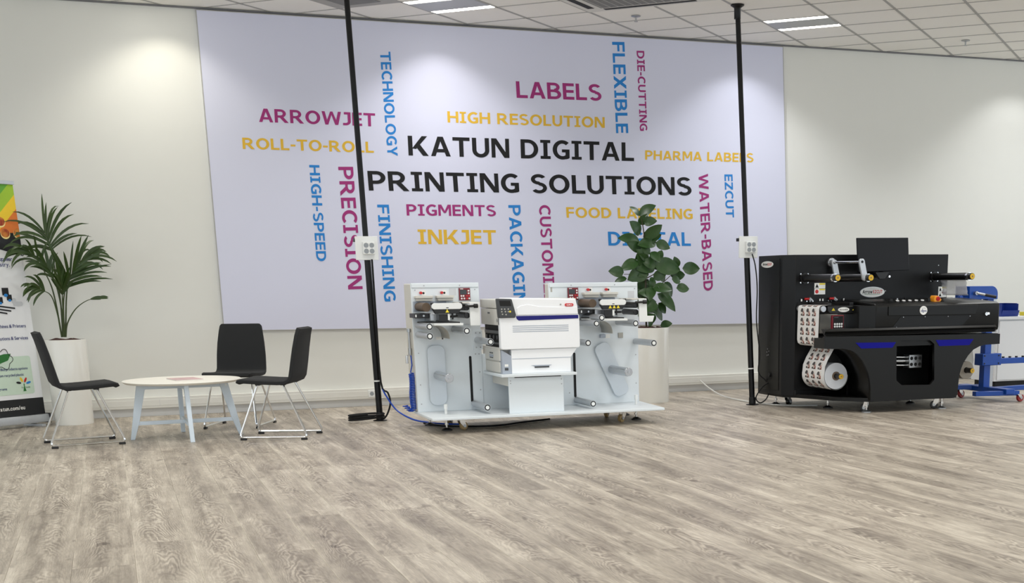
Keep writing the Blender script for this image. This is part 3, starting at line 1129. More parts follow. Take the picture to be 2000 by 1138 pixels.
for pts, bow, nl, ll, fan, droop, beg in ST:
    n0 = len(pts)
    P3 = [(x - PALM[0], bow * (i / (n0 - 1)) ** 1.3 + 0.0, z) for i, (x, z) in enumerate(pts)]
    cv = bez(P3, 6)
    rad = [0.0075 * (1 - 0.75 * i / (len(cv) - 1)) for i in range(len(cv))]
    fr_ = MB().tube(cv, 0.006, 6, radii=rad).build('frond', 'stem_palm', pt)
    m0 = int(len(cv) * beg)
    for q_ in range(nl):
        f = q_ / max(1, nl - 1)
        idx = m0 + int(f * (len(cv) - 1 - m0))
        base = cv[idx]
        tan = (cv[min(len(cv) - 1, idx + 1)] - cv[idx - 1]).normalized()
        for sgn in (-1, 1):
            nrm = Vector((rr.uniform(-0.25, 0.25), -1, 0.25)).normalized()
            side = tan.cross(nrm).normalized()
            spread = fan * (1.05 - 0.75 * f) * rr.uniform(0.8, 1.2)
            d = tan * math.cos(spread) + side * sgn * math.sin(spread) + Vector((0, rr.uniform(-0.35, 0.25), 0.05))
            mb = MB()
            leaflet(mb, base, d, nrm, ll * (0.75 + 0.4 * math.sin(math.pi * (0.2 + 0.7 * f))) * rr.uniform(0.7, 1.15), 0.016 * rr.uniform(0.8, 1.25), droop * rr.uniform(0.6, 1.4))
            mb.build('leaflet', 'leaf_palm', fr_)

FICUS = (4.97, 12.36, 0)
ft = thing('potted_rubber_fig', 'leafy green rubber fig in a white round pot behind the white label press', 'plant', FICUS)
pot(ft, 0.188, 0.2, 0.735)
BR = [[(4.94, 0.72), (4.94, 1.06), (4.94, 1.38), (4.93, 1.63), (4.9, 1.8)], [(4.95, 0.95), (5.05, 1.1), (5.18, 1.21), (5.3, 1.31)],
      [(4.95, 1.16), (4.88, 1.25), (4.8, 1.25), (4.71, 1.25)], [(4.95, 1.21), (5.03, 1.25), (5.13, 1.33)], [(4.94, 1.48), (5.01, 1.54), (5.05, 1.56)],
      [(4.97, 0.72), (4.97, 0.87), (5.07, 0.91)]]
for k, b_ in enumerate(BR):
    cv = bez([(x - FICUS[0], 0, z) for x, z in b_], 5)
    r0 = 0.011 if k == 0 else 0.006
    MB().tube(cv, r0, 8, radii=[r0 * (1 - 0.6 * i / (len(cv) - 1)) for i in range(len(cv))]).build('trunk' if k == 0 else 'branch', 'stem_ficus', ft)
LEAVES = [[(4.89, 1.8), (4.81, 1.88)], [(4.9, 1.8), (5.01, 1.89)], [(4.9, 1.72), (4.94, 1.8)], [(4.93, 1.74), (5.01, 1.75)], [(4.9, 1.63), (4.79, 1.73)], [(4.92, 1.6), (5.04, 1.69)], [(4.9, 1.56), (4.72, 1.6)], [(4.96, 1.57), (5.07, 1.62)], [(4.91, 1.48), (4.77, 1.54)], [(5.03, 1.55), (5.14, 1.5)], [(4.94, 1.38), (4.84, 1.47)], [(4.98, 1.39), (5.08, 1.44)], [(5.08, 1.37), (5.13, 1.47)], [(4.95, 1.35), (4.84, 1.42)], [(4.85, 1.37), (4.69, 1.31)], [(4.7, 1.27), (4.56, 1.28)], [(4.75, 1.21), (4.65, 1.19)], [(4.95, 1.3), (4.77, 1.21)], [(4.97, 1.27), (4.86, 1.24)], [(5.01, 1.34), (5.27, 1.3)], [(5.0, 1.36), (5.16, 1.33)], [(5.3, 1.31), (5.26, 1.4)], [(5.31, 1.3), (5.47, 1.3)], [(5.23, 1.23), (5.37, 1.24)], [(5.2, 1.2), (5.3, 1.18)], [(5.08, 1.28), (5.18, 1.19)], [(5.02, 1.2), (5.13, 1.28)], [(4.99, 1.2), (4.88, 1.05)], [(5.05, 1.16), (5.13, 1.04)], [(5.15, 1.17), (5.24, 1.05)], [(5.26, 1.11), (5.39, 1.11)], [(5.07, 1.06), (5.23, 0.92)], [(4.99, 1.05), (4.85, 1.08)], [(4.97, 0.96), (4.83, 0.98)], [(4.95, 0.98), (5.06, 0.99)], [(5.01, 0.94), (5.14, 0.82)], [(5.0, 0.87), (4.99, 0.77)], [(5.08, 0.97), (5.16, 0.88)], [(4.92, 1.01), (4.84, 1.1)], [(5.1, 0.75), (5.17, 0.77)], [(4.97, 1.44), (4.89, 1.52)], [(4.99, 1.13), (4.93, 1.02)], [(4.98, 1.46), (5.03, 1.38)]]
mb = MB()
rows = []
for k in range(9):
    f = k / 8
    w = 0.30 * math.sin(math.pi * min(1, f ** 0.8)) ** 0.7 if 0 < k < 8 else 0.012
    zc = 0.06 * math.sin(math.pi * f) - 0.10 * f * f
    rows.append([(f, -w, zc + 0.10 * w), (f, -w * 0.55, zc + 0.03 * w), (f, 0, zc - 0.02), (f, w * 0.55, zc + 0.03 * w), (f, w, zc + 0.10 * w)])
mb.strip(rows)
leaf_me = mb.mesh('leaf')
leaf_me.materials.append(MATS['leaf_ficus'])
rr = random.Random(5)
fr2 = random.Random(9)
for (bx, bz), (tx, tz) in LEAVES + [[(4.96 + fr2.uniform(-0.05, 0.1), z_), (4.96 + fr2.uniform(-0.12, 0.2), z_ + fr2.uniform(-0.12, 0.06))] for z_ in (0.85, 0.9, 0.95, 1.0, 1.04, 1.08, 1.12, 1.15, 1.18, 1.22, 1.3, 1.33, 1.36, 1.45, 1.55, 1.6)]:
    yb = rr.uniform(-0.07, 0.05)
    b_ = Vector((bx - FICUS[0], yb, bz))
    d = Vector((tx - bx, rr.uniform(-0.09, 0.05), tz - bz))
    L_ = d.length * 1.15
    d.normalize()
    nrm = Vector((rr.uniform(-0.5, 0.5), -1, rr.uniform(0.0, 0.9))).normalized()
    yv = nrm.cross(d).normalized()
    nz_ = d.cross(yv)
    M = Matrix(((d.x, yv.x, nz_.x, b_.x), (d.y, yv.y, nz_.y, b_.y), (d.z, yv.z, nz_.z, b_.z), (0, 0, 0, 1)))
    o = bpy.data.objects.new('leaf', leaf_me)
    COL.objects.link(o)
    o.parent = ft
    o.matrix_local = M @ Matrix.Diagonal((L_, L_ * rr.uniform(0.95, 1.2), L_, 1))

# ================================================================== ROLL-UP BANNER
RB = Vector((-0.625, 12.93, 0))
RD = Vector((-0.359, -0.29, 0)).normalized()      # along the base, to the left and towards the viewer
RN = Vector((RD.y, -RD.x, 0))                      # towards the viewer
if RN.y > 0:
    RN = -RN
rang = math.atan2(-RD.y, -RD.x)
rt = thing('rollup_banner', 'roll-up display banner with green and orange print at the left edge', 'banner', (RB.x, RB.y, 0), rang)
RW = 0.85
# local frame: +x to the right end (x = 0), -y to the viewer
MB().prism([(-0.055, 0.03), (-0.06, 0.05), (-0.045, 0.10), (0.045, 0.10), (0.06, 0.05), (0.055, 0.03)], 'x', -RW, 0.0).build('cassette', 'aluminium', rt, bevel=0.003)
MB().box(-0.001, 0.008, -0.062, 0.062, 0.02, 0.105).build('end_cap', 'part_black', rt, bevel=0.003)
MB().box(-RW - 0.008, -RW + 0.001, -0.062, 0.062, 0.02, 0.105).build('end_cap', 'part_black', rt, bevel=0.003)
for fx in (-0.12, -RW + 0.12):
    MB().box(fx - 0.02, fx + 0.02, -0.13, 0.13, 0, 0.022).build('swivel_foot', 'aluminium', rt, bevel=0.003)
TOPZ = 2.045


def rl(x, z, dy=0.0):
    """a point on the print: x from the right edge (negative), z up; the sheet leans back a little"""
    return Vector((x, -0.012 + 0.03 * (z - 0.1) / 1.95 - dy, z))


def rpoly(name, pts, m, dy, parent):
    mb = MB()
    mb.poly([rl(x, z, dy) for x, z in pts])
    return mb.build(name, m, parent)


mb = MB()
mb.prism([(-0.0135, 0.1), (0.0165, TOPZ), (0.018, TOPZ), (-0.012, 0.1)], 'x', -RW + 0.005, -0.012)
sheet = mb.build('printed_sheet', 'rollup_white', rt)
MB().box(-RW, -0.004, 0.004, 0.030, TOPZ - 0.01, TOPZ + 0.022).build('top_rail', 'aluminium', rt, bevel=0.003)
XR = -0.0125

def clipx(poly, lim, keep_less):
    out = []
    for p, q_ in zip(poly, poly[1:] + poly[:1]):
        ip = (p[0] <= lim) == keep_less
        iq = (q_[0] <= lim) == keep_less
        if ip:
            out.append(p)
        if ip != iq:
            t_ = (lim - p[0]) / (q_[0] - p[0])
            out.append((lim, p[1] + t_ * (q_[1] - p[1])))
    return out


rpoly('black_footer', [(-0.84, 0.1), (XR, 0.1), (XR, 0.245), (-0.84, 0.245)], 'rollup_black', 0.003, sheet)
rpoly('black_field', [(-0.84, 1.56), (-0.5, 1.56), (-0.25, 1.51), (XR, 1.45), (XR, 1.70), (-0.84, 1.70)], 'rollup_black', 0.003, sheet)
# diagonal colour bands
for nm, m_, x0_, x1_ in (('teal_band', 'print_teal', -0.90, -0.42), ('green_band', 'print_green', -0.42, -0.27), ('lime_band', 'print_lime', -0.27, -0.14),
                         ('yellow_band', 'print_gold', -0.14, -0.02), ('orange_band', 'print_orange', -0.02, 0.3)):
    z0_, z1_ = 1.64, TOPZ
    sl = 0.42
    P_ = [(x0_ - 0.2, z0_), (x1_ - 0.2, z0_), (x1_ - 0.2 + sl, z1_), (x0_ - 0.2 + sl, z1_)]
    P_ = clipx(clipx(P_, XR, True), -0.84, False)
    if len(P_) > 2:
        rpoly(nm, P_, m_, 0.004, sheet)
for cx, cz in ((-0.18, 1.724), (-0.15, 1.63), (-0.028, 1.634), (-0.31, 1.68)):
    rpoly('paper_roll_print', clipx(ellipse(cx, cz, 0.045, 0.042), XR, True), 'print_cream', 0.005, sheet)
    rpoly('paper_roll_print', clipx(ellipse(cx, cz + 0.007, 0.041, 0.036), XR - 0.0005, True), 'print_orb', 0.0055, sheet)


def rtext(txt, xr, z, h, m_, w=None, bold=0.0):
    V, F, W = lay(txt, bold)
    w = w or W * h * 0.95
    p = rl(xr - w, z, 0.006)
    return lettering('printed_text', txt, p, rl(xr, z, 0.006) - p, rl(xr - w, z + h, 0.006) - p, m_, sheet, bold=bold)


rtext('Supplier', -0.12, 1.408, 0.034, 'print_navy', bold=0.012)
rtext('industry.', -0.153, 1.362, 0.034, 'print_navy', bold=0.012)
for cx, cz, s_ in ((-0.23, 1.155, 0.062), (-0.20, 1.105, 0.048), (-0.29, 1.085, 0.05), (-0.32, 1.15, 0.055)):
    rpoly('product_print', [(cx - s_ / 2, cz - s_ / 2), (cx + s_ / 2, cz - s_ / 2), (cx + s_ / 2, cz + s_ / 2), (cx - s_ / 2, cz + s_ / 2)], 'rollup_black', 0.005, sheet)
    rpoly('product_print', ellipse(cx, cz - s_ * 0.5, s_ * 0.3, s_ * 0.22, 14), 'ink_cyan', 0.0055, sheet)
rpoly('product_print', rrect(-0.17, -0.08, 1.035, 1.07, 0.014), 'print_grey', 0.005, sheet)
rpoly('product_print', rrect(-0.18, -0.14, 1.06, 1.10, 0.014), 'print_grey', 0.0045, sheet)
for dz_, x1_ in ((0.0, -0.16), (-0.022, -0.20), (-0.042, -0.24)):
    rpoly('roller_print', [(-0.62, 1.07 + dz_), (x1_, 1.008 + dz_), (x1_, 1.02 + dz_), (-0.62, 1.085 + dz_)], 'rollup_black', 0.005, sheet)
rtext('Machines & Printers', -0.083, 0.852, 0.028, 'print_navy', bold=0.012)
rtext('Solutions & Services', -0.078, 0.75, 0.028, 'print_navy', bold=0.012)
rpoly('pale_green_field', rrect(-0.80, -0.085, 0.285, 0.61, 0.02), 'print_pale_green', 0.003, sheet)
cl = [(-0.345 + (0.082 + 0.012 * math.cos(5 * a)) * math.cos(a), 0.59 + (0.078 + 0.012 * math.cos(5 * a)) * math.sin(a)) for a in [2 * math.pi * k / 50 for k in range(50)]]
mbt = MB()
mbt.tube([rl(x, z, 0.005) for x, z in cl], 0.0025, 5, closed=True)
mbt.build('cloud_outline', 'rollup_black', sheet)
rpoly('leaf_print', [(-0.44, 0.56), (-0.38, 0.555), (-0.30, 0.58), (-0.265, 0.635), (-0.33, 0.635), (-0.42, 0.615)], 'print_leaf', 0.005, sheet)
rtext('refilled products options', -0.125, 0.495, 0.022, 'print_navy', bold=0.01)
rtext('from recycled plastic', -0.17, 0.443, 0.022, 'print_navy', bold=0.01)
rtext('programs', -0.35, 0.33, 0.022, 'print_navy', bold=0.01)
for dx_, dz_, ang_, m_ in ((-0.05, 0.0, 170, 'rollup_black'), (-0.02, 0.025, 115, 'print_gold'), (0.018, 0.02, 60, 'button_red'), (0.045, -0.004, 15, 'ink_cyan')):
    a = math.radians(ang_)
    P_ = []
    for k in range(14):
        b_ = 2 * math.pi * k / 14
        ex, ez = 0.024 * math.cos(b_), 0.010 * math.sin(b_)
        P_.append((-0.18 + dx_ + ex * math.cos(a) - ez * math.sin(a), 0.385 + dz_ + ex * math.sin(a) + ez * math.cos(a)))
    rpoly('eco_tree_leaf', P_, m_, 0.005, sheet)
rpoly('eco_tree_trunk', [(-0.195, 0.31), (-0.165, 0.31), (-0.176, 0.345), (-0.176, 0.375), (-0.184, 0.375), (-0.184, 0.345)], 'print_leaf', 0.005, sheet)
rtext('Eco friendly', -0.125, 0.337, 0.013, 'print_leaf', bold=0.0)
rtext('katun.com/eu', -0.205, 0.155, 0.034, 'badge_white', bold=0.02)

# ================================================================== POWER POLES
def pole(label, bx, by, tx, ty, sgn_box):
    t = thing('power_pole', label, 'pole', (bx, by, 0), 0, 'black floor-to-ceiling power poles')
    b_ = Vector((bx, by, 0))
    d = Vector((tx - bx, ty - by, CEIL)) / CEIL

    def at(z):
        return Vector((d.x * z, d.y * z, z))
    MB().lathe([(0.062, 0), (0.062, 0.006), (0.034, 0.012), (0.034, 0.07), (0.031, 0.075)], seg=28).build('base_flange', 'pole_black', t)
    MB().cyl(at(0.05), at(1.42), 0.0275, 24).build('pole_lower_tube', 'pole_black', t)
    MB().cyl(at(1.40), at(CEIL - 0.05), 0.0235, 24).build('pole_upper_tube', 'pole_black', t)
    c_ = at(CEIL)
    MB().lathe([(0.03, -0.12), (0.031, -0.03), (0.034, -0.025), (0.062, -0.008), (0.062, 0)], c=(c_.x, c_.y, CEIL), seg=28).build('ceiling_flange', 'pole_black', t)
    MB().cyl(at(0.345), at(0.357), 0.0285, 24).build('cable_tie', 'plastic_white', t)
    # socket board
    p = at(1.485)
    x0 = p.x + sgn_box
    board = MB().box(x0 - 0.097, x0 + 0.097, p.y - 0.045, p.y - 0.029, 1.385, 1.582).build('socket_board', 'plastic_white', t, bevel=0.003)
    xb = x0 + 0.012
    so_ = MB().box(xb - 0.05, xb + 0.05, p.y - 0.085, p.y - 0.045, 1.43, 1.535).build('socket_block', 'plastic_white', board, bevel=0.006)
    for ix in (-1, 1):
        for iz in (-1, 1):
            cx, cz = xb + ix * 0.024, 1.482 + iz * 0.024
            sk = MB()
            sk.cyl((cx, p.y - 0.0875, cz), (cx, p.y - 0.084, cz), 0.0205, 20)
            for e_ in (-0.008, 0.008):
                sk.cyl((cx + e_ * 0.7, p.y - 0.0885, cz - e_ * 0.7), (cx + e_ * 0.7, p.y - 0.087, cz - e_ * 0.7), 0.003, 8)
            sk.build('power_socket', 'socket_grey', board)
    MB().box(x0 - 0.105, x0 - 0.09, p.y - 0.04, p.y + 0.01, 1.535, 1.565).build('clamp', 'part_black', board, bevel=0.003)
    return t, at, b_


pl, at_l, b_l = pole('black pole standing left of the white label press, with socket board', 2.134, 11.80, 2.098, 11.84, -0.005)
pr_, at_r, b_r = pole('black pole standing left of the black die-cutting machine, with socket board', 5.715, 11.53, 5.575, 11.60, 0.0)


def cable(name, label, cat, pts, r, m, n=8, seg=8):
    o = MB(pts[0]).tube(bez(pts, n), r, seg).build(name, m)
    o.location = pts[0]
    return tag(o, label, cat)


# cable hanging below the left board, coiled on the floor
coil = [(2.148, 11.755, 1.39), (2.150, 11.762, 1.3), (2.152, 11.768, 0.9), (2.156, 11.765, 0.34), (2.205, 11.73, 0.25), (2.22, 11.72, 0.16), (2.19, 11.72, 0.07)]
for k in range(26):
    a = k * 2 * math.pi / 9.0 - 0.2
    coil.append((2.005 + 0.155 * math.cos(a), 11.74 + 0.10 * math.sin(a), 0.012 + 0.0022 * k + 0.008 * (1 + math.cos(a + 0.2))))
cable('power_cable', 'black power cable coiled on the floor at the left pole', 'cable', coil, 0.0085, 'cable_black', 4)
# cable and white cord of the right pole
cable('power_cable', 'thin black cord hanging from the socket board of the right pole', 'cable',
      [(5.665, 11.45, 1.42), (5.69, 11.43, 1.3), (5.715, 11.44, 1.1), (5.71, 11.44, 0.8), (5.745, 11.44, 0.5), (5.735, 11.44, 0.32), (5.80, 11.42, 0.24), (5.835, 11.40, 0.16),
       (5.80, 11.39, 0.07), (5.73, 11.39, 0.03), (5.70, 11.42, 0.08), (5.76, 11.40, 0.18), (5.83, 11.36, 0.24), (5.85, 11.34, 0.30)], 0.006, 'cable_black')
cable('data_cable', 'white cord running from the wall trunking to the black machine', 'cable',
      [(5.93, 13.26, 0.12), (5.88, 12.9, 0.06), (5.80, 12.4, 0.02), (5.79, 11.9, 0.008), (5.84, 11.45, 0.008), (6.0, 11.2, 0.008), (6.2, 11.1, 0.008)], 0.007, 'cable_white')

# ================================================================== WHITE ROLL-TO-ROLL LABEL PRESS
WO = (3.31, 11.0, 0)
wm = thing('label_press_frame', 'white roll-to-roll label press stand with winding panels, carrying the office printer', 'machine', WO)
PYF = 11.0          # front face of the winding panels


def W(name, m, parent=None, bevel=0.0, fn=None, label=None):
    mb = MB(WO)
    fn(mb)
    return mb.build(name, m, parent or wm, bevel, label)


W('base_plate', 'machine_white', bevel=0.004, fn=lambda b: b.prism([(2.30, 10.42), (4.30, 10.36), (4.36, 11.28), (2.31, 11.28)], 'z', 0.112, 0.134))
W('base_beam', 'machine_white', bevel=0.004, fn=lambda b: b.box(2.45, 4.2, 10.85, 11.2, 0.085, 0.112))
lp = W('unwind_panel', 'machine_white', bevel=0.003, fn=lambda b: b.box(2.312, 2.885, PYF, PYF + 0.022, 0.134, 1.186))
W('unwind_cabinet', 'machine_beige', bevel=0.01, fn=lambda b: b.box(2.312, 2.84, PYF + 0.022, PYF + 0.285, 0.134, 1.182))
W('top_flange', 'machine_white', lp, 0.002, lambda b: b.box(2.318, 2.88, PYF - 0.008, PYF, 1.150, 1.180))
rp = W('rewind_panel', 'machine_white', bevel=0.003, fn=lambda b: b.box(3.50, 4.318, PYF, PYF + 0.022, 0.134, 1.176))
W('rewind_cabinet', 'machine_beige', bevel=0.01, fn=lambda b: b.box(3.55, 4.315, PYF + 0.022, PYF + 0.285, 0.134, 1.172))
W('top_flange', 'machine_white', rp, 0.002, lambda b: b.box(3.506, 4.312, PYF - 0.008, PYF, 1.140, 1.170))
W('lower_back_panel', 'machine_white', bevel=0.003, fn=lambda b: b.box(2.885, 3.50, PYF + 0.004, PYF + 0.022, 0.134, 0.60))
for x in (2.782, 3.712):
    W('web_slot', 'void_black', lp if x < 3 else rp, 0.0, lambda b, x=x: b.prism(rrect(x - 0.0105, x + 0.0105, 0.20, 0.585, 0.010), 'y', PYF - 0.004, PYF + 0.002))
scr = [(2.345, 1.13), (2.345, 0.92), (2.345, 0.62), (2.345, 0.36), (2.345, 0.2), (2.85, 1.13), (2.86, 0.60), (2.86, 0.45), (2.86, 0.3), (2.83, 0.6), (2.42, 1.165), (2.72, 1.165)]
for x, z in scr:
    W('panel_screw', 'steel', lp, 0, lambda b, x=x, z=z: b.cyl((x, PYF - 0.011 if z > 1.15 else PYF - 0.003, z), (x, PYF, z), 0.0055, 10))
for x, z in [(4.29, 1.12), (4.29, 0.55), (4.29, 0.3), (3.75, 1.12), (3.62, 0.46), (3.6, 0.3), (3.66, 0.24), (3.62, 0.55), (4.1, 1.155), (3.7, 1.155)]:
    W('panel_screw', 'steel', rp, 0, lambda b, x=x, z=z: b.cyl((x, PYF - 0.011 if z > 1.14 else PYF - 0.003, z), (x, PYF, z), 0.0055, 10))

# printer table
pd = W('centre_pedestal', 'machine_white', bevel=0.003, fn=lambda b: (b.box(2.968, 3.442, 10.50, 10.515, 0.134, 0.432)))
W('pedestal_rail', 'machine_beige', pd, 0.002, lambda b: b.box(2.968, 2.985, 10.515, 10.99, 0.355, 0.432))
W('pedestal_rail', 'machine_beige', pd, 0.002, lambda b: b.box(3.425, 3.442, 10.515, 10.99, 0.355, 0.432))
W('pedestal_side', 'machine_white', pd, 0.002, lambda b: b.box(3.40, 3.418, 10.515, 10.99, 0.134, 0.355))
W('pedestal_slot', 'void_black', pd, 0.0, lambda b: b.box(3.02, 3.42, 10.492, 10.50, 0.424, 0.432))
for x, z in [(2.985, 0.38), (2.985, 0.40), (3.425, 0.40), (3.425, 0.36)]:
    W('panel_screw', 'steel', pd, 0, lambda b, x=x, z=z: b.cyl((x, 10.497, z), (x, 10.5, z), 0.005, 10))
W('printer_shelf', 'machine_white', bevel=0.003, fn=lambda b: b.box(2.895, 3.545, 10.44, 11.10, 0.434, 0.456))


def roller(x, z, y0=10.56, r=0.027, parent=None, m='aluminium'):
    ro = W('guide_roller', m, parent, 0, lambda b: (b.cyl((x, PYF - 0.012, z), (x, y0, z), r, 24), b.cyl((x, PYF, z), (x, PYF - 0.012, z), r * 0.6, 16)))
    W('bearing_ring', 'part_black', ro, 0, lambda b: b.cyl((x, y0 - 0.0015, z), (x, y0 + 0.001, z), r * 0.9, 24))
    W('roller_end_cap', 'plastic_white', ro, 0.0, lambda b: b.cyl((x, y0 - 0.004, z), (x, y0, z), r * 0.58, 20))
    return ro


for x, z in ((2.352, 0.848), (2.350, 0.773), (2.654, 0.808), (2.848, 0.716), (2.797, 0.187)):
    roller(x, z)
for x, z in ((3.770, 0.842), (3.818, 0.888), (4.123, 0.836), (3.690, 0.684), (4.288, 0.667), (3.722, 0.176)):
    roller(x, z)
W('roller_bracket', 'machine_white', bevel=0.002, fn=lambda b: b.box(2.815, 2.895, PYF - 0.012, PYF, 0.635, 0.795))
for dx in (-0.018, 0.018):
    for z in (0.655, 0.775):
        W('bracket_bolt', 'steel', None, 0, lambda b, dx=dx, z=z: b.cyl((2.855 + dx, PYF - 0.016, z), (2.855 + dx, PYF - 0.012, z), 0.006, 8))

# mandrels with their balance plates
for cx, cz, ang in ((2.488, 0.437, 0), (4.048, 0.432, 25)):
    pts = rrect(-0.073, 0.073, -0.252, 0.245, 0.055, 6)
    a = math.radians(ang)
    pts = [(cx + x * math.cos(a) - z * math.sin(a), cz + 0.002 + x * math.sin(a) + z * math.cos(a)) for x, z in pts]
    W('web_guard_plate', 'plate_blue_grey', None, 0.004, lambda b, pts=pts: b.prism(pts, 'y', PYF - 0.035, PYF - 0.016))
    W('plate_hub', 'steel', None, 0, lambda b, cx=cx, cz=cz: b.cyl((cx, PYF - 0.018, cz), (cx, PYF, cz), 0.04, 20))
    md = W('mandrel', 'mandrel_steel', None, 0.003, lambda b, cx=cx, cz=cz: b.cyl((cx, PYF - 0.03, cz), (cx, 10.55, cz), 0.036, 28))
    for k in range(3):
        an = 2 * math.pi * k / 3 + 0.5
        W('gripper_bar', 'steel', md, 0.001, lambda b, cx=cx, cz=cz, an=an: b.cyl((cx + 0.034 * math.cos(an), PYF - 0.06, cz + 0.034 * math.sin(an)), (cx + 0.034 * math.cos(an), 10.57, cz + 0.034 * math.sin(an)), 0.005, 8))
    W('mandrel_screw', 'steel', md, 0, lambda b, cx=cx, cz=cz: b.cyl((cx, 10.545, cz), (cx, 10.552, cz), 0.010, 12))


def web_head(x0, right):
    """drive roller, nip bar, edge guide and control box of one winder; x0 is the left end of the head"""
    z0 = 1.0 if not right else 1.008
    # recess behind the roller
    W('head_recess', 'printer_grey', None, 0.002, lambda b: b.box(x0 + 0.0, x0 + (0.28 if not right else 0.36), PYF - 0.004, PYF, z0 - 0.04, z0 + 0.04))
    W('drive_roller', 'rubber_brown', None, 0.002, lambda b: b.cyl((x0 + 0.045, PYF - 0.01, z0 - 0.003), (x0 + 0.045, 10.70, z0 - 0.003), 0.035, 28))
    # nip bar across the front
    bx0, bx1 = x0 + (0.075 if not right else 0.09), x0 + (0.325 if not right else 0.325)
    yb = 10.66
    bar_ = W('nip_bar', 'plastic_white', None, 0.002, lambda b: b.prism(rrect(bx0, bx1, z0 - 0.020, z0 + 0.028, 0.022, 6), 'y', yb - 0.02, yb))
    W('nip_bar_block', 'part_black', bar_, 0.003, lambda b: b.prism([(bx0 + 0.03, z0 - 0.055), (bx1 - 0.03, z0 - 0.055), (bx1 - 0.004, z0 - 0.012), (bx0 + 0.004, z0 - 0.012)], 'y', yb - 0.016, yb + 0.03))
    for bx in (bx0 - 0.003, bx1 - 0.018):
        W('nip_bar_clip', 'part_black', bar_, 0.002, lambda b, bx=bx: b.box(bx, bx + 0.021, yb - 0.014, yb + 0.012, z0 + 0.014, z0 + 0.033))
    W('nip_shaft', 'steel', bar_, 0.0, lambda b: b.cyl((bx1 - 0.03, yb, z0 - 0.003), (bx1 - 0.03, PYF - 0.005, z0 - 0.003), 0.02, 16))
    for k in range(1 if not right else 3):
        cx = (bx0 + bx1) / 2 + (0.0 if not right else (k - 1) * 0.036 + 0.01)
        W('warning_triangle', 'warning_yellow', bar_, 0.0, lambda b, cx=cx: b.prism([(cx - 0.015, z0 - 0.046), (cx + 0.015, z0 - 0.046), (cx, z0 - 0.02)], 'y', yb - 0.0185, yb - 0.0165))
    W('bar_mark', 'part_black', bar_, 0, lambda b: b.box((bx0 + bx1) / 2 - 0.008, (bx0 + bx1) / 2 + 0.012, yb - 0.0205, yb - 0.0198, z0 - 0.012, z0 - 0.006))
    # edge guide below
    zg = z0 - 0.072
    gd = W('edge_guide', 'part_black', None, 0.003, lambda b: b.box(x0 - 0.035, x0 + 0.085, 10.80, PYF - 0.002, zg - 0.018, zg + 0.018))
    W('edge_guide_label', 'plastic_white', gd, 0, lambda b: b.box(x0 - 0.029, x0 - 0.018, 10.798, 10.80, zg - 0.010, zg + 0.010))
    W('edge_guide_screw', 'steel', gd, 0, lambda b: b.cyl((x0 + 0.04, 10.796, zg), (x0 + 0.04, 10.80, zg), 0.008, 12))
    W('guide_block', 'steel', gd, 0.003, lambda b: b.box(x0 + 0.085, x0 + 0.155, 10.76, PYF - 0.02, zg - 0.04, zg + 0.018))
    W('sensor_block', 'part_black', gd, 0.003, lambda b: b.box(x0 + 0.135, x0 + 0.215, 10.66, 10.80, zg - 0.045, zg + 0.012))
    W('sensor_knob', 'part_black', gd, 0.002, lambda b: (b.cyl((x0 + 0.225, 10.68, zg - 0.006), (x0 + 0.295, 10.68, zg - 0.006), 0.009, 12), b.cyl((x0 + 0.25, 10.68, zg - 0.03), (x0 + 0.25, 10.68, zg + 0.02), 0.008, 12)))
    W('sensor_slide', 'plastic_white', gd, 0.002, lambda b: b.box(x0 + 0.205, x0 + 0.222, 10.65, 10.80, zg - 0.035, zg + 0.02))
    W('splice_table_edge', 'part_black', gd, 0.001, lambda b: b.prism([(x0 + 0.01, 10.92), (x0 + 0.07, 10.72), (x0 + 0.29, 10.60), (x0 + 0.29, 10.95)], 'z', zg - 0.058, zg - 0.048))
    W('splice_table', 'plastic_white', gd, 0.002, lambda b: b.prism([(x0 + 0.01, 10.90), (x0 + 0.09, 10.66), (x0 + 0.31, 10.57), (x0 + 0.31, 10.97), (x0 + 0.03, 10.98)], 'z', zg - 0.076, zg - 0.058))
    # curved sheet under the table
    rows = []
    xs = x0 + 0.10
    for k in range(9):
        a = math.pi / 2 * k / 8
        p_ = (xs + 0.03 + 0.095 * math.sin(a), zg - 0.175 + 0.095 * math.cos(a))
        rows.append(p_)
    rows = [(xs - 0.06, zg - 0.08)] + rows + [(rows[-1][0], zg - 0.185)]
    mb = MB(WO)
    mb.strip([[(x, 10.72, z), (x, PYF - 0.004, z)] for x, z in rows])
    mb.build('web_sheet', 'web_grey', wm, thick=0.004)
    # covers and switches above
    xa = x0 + (0.012 if not right else 0.05)
    for q_, dx in enumerate((0.0, 0.175 if not right else 0.168)):
        cv_ = W('switch_cover', 'machine_beige', None, 0.004, lambda b, dx=dx: (b.box(xa + dx, xa + dx + 0.145, PYF - 0.075, PYF, z0 + 0.064, z0 + 0.085), b.box(xa + dx + 0.012, xa + dx + 0.14, PYF - 0.06, PYF, z0 + 0.042, z0 + 0.064)))
        sx = xa + dx + 0.055
        W('toggle_switch', 'button_red', cv_, 0.002, lambda b, sx=sx: b.cyl((sx, PYF - 0.035, z0 + 0.108), (sx, PYF, z0 + 0.108), 0.011, 14))
        W('switch_label', 'badge_white', cv_, 0, lambda b, sx=sx: b.box(sx + 0.008, sx + 0.045, PYF - 0.0015, PYF, z0 + 0.088, z0 + 0.128))
        W('switch_mark', 'part_black', cv_, 0, lambda b, sx=sx: b.cyl((sx + 0.026, PYF - 0.0025, z0 + 0.106), (sx + 0.026, PYF - 0.001, z0 + 0.106), 0.009, 12))
    # arm with the black rollers
    ax = x0 + (0.36 if not right else 0.42)
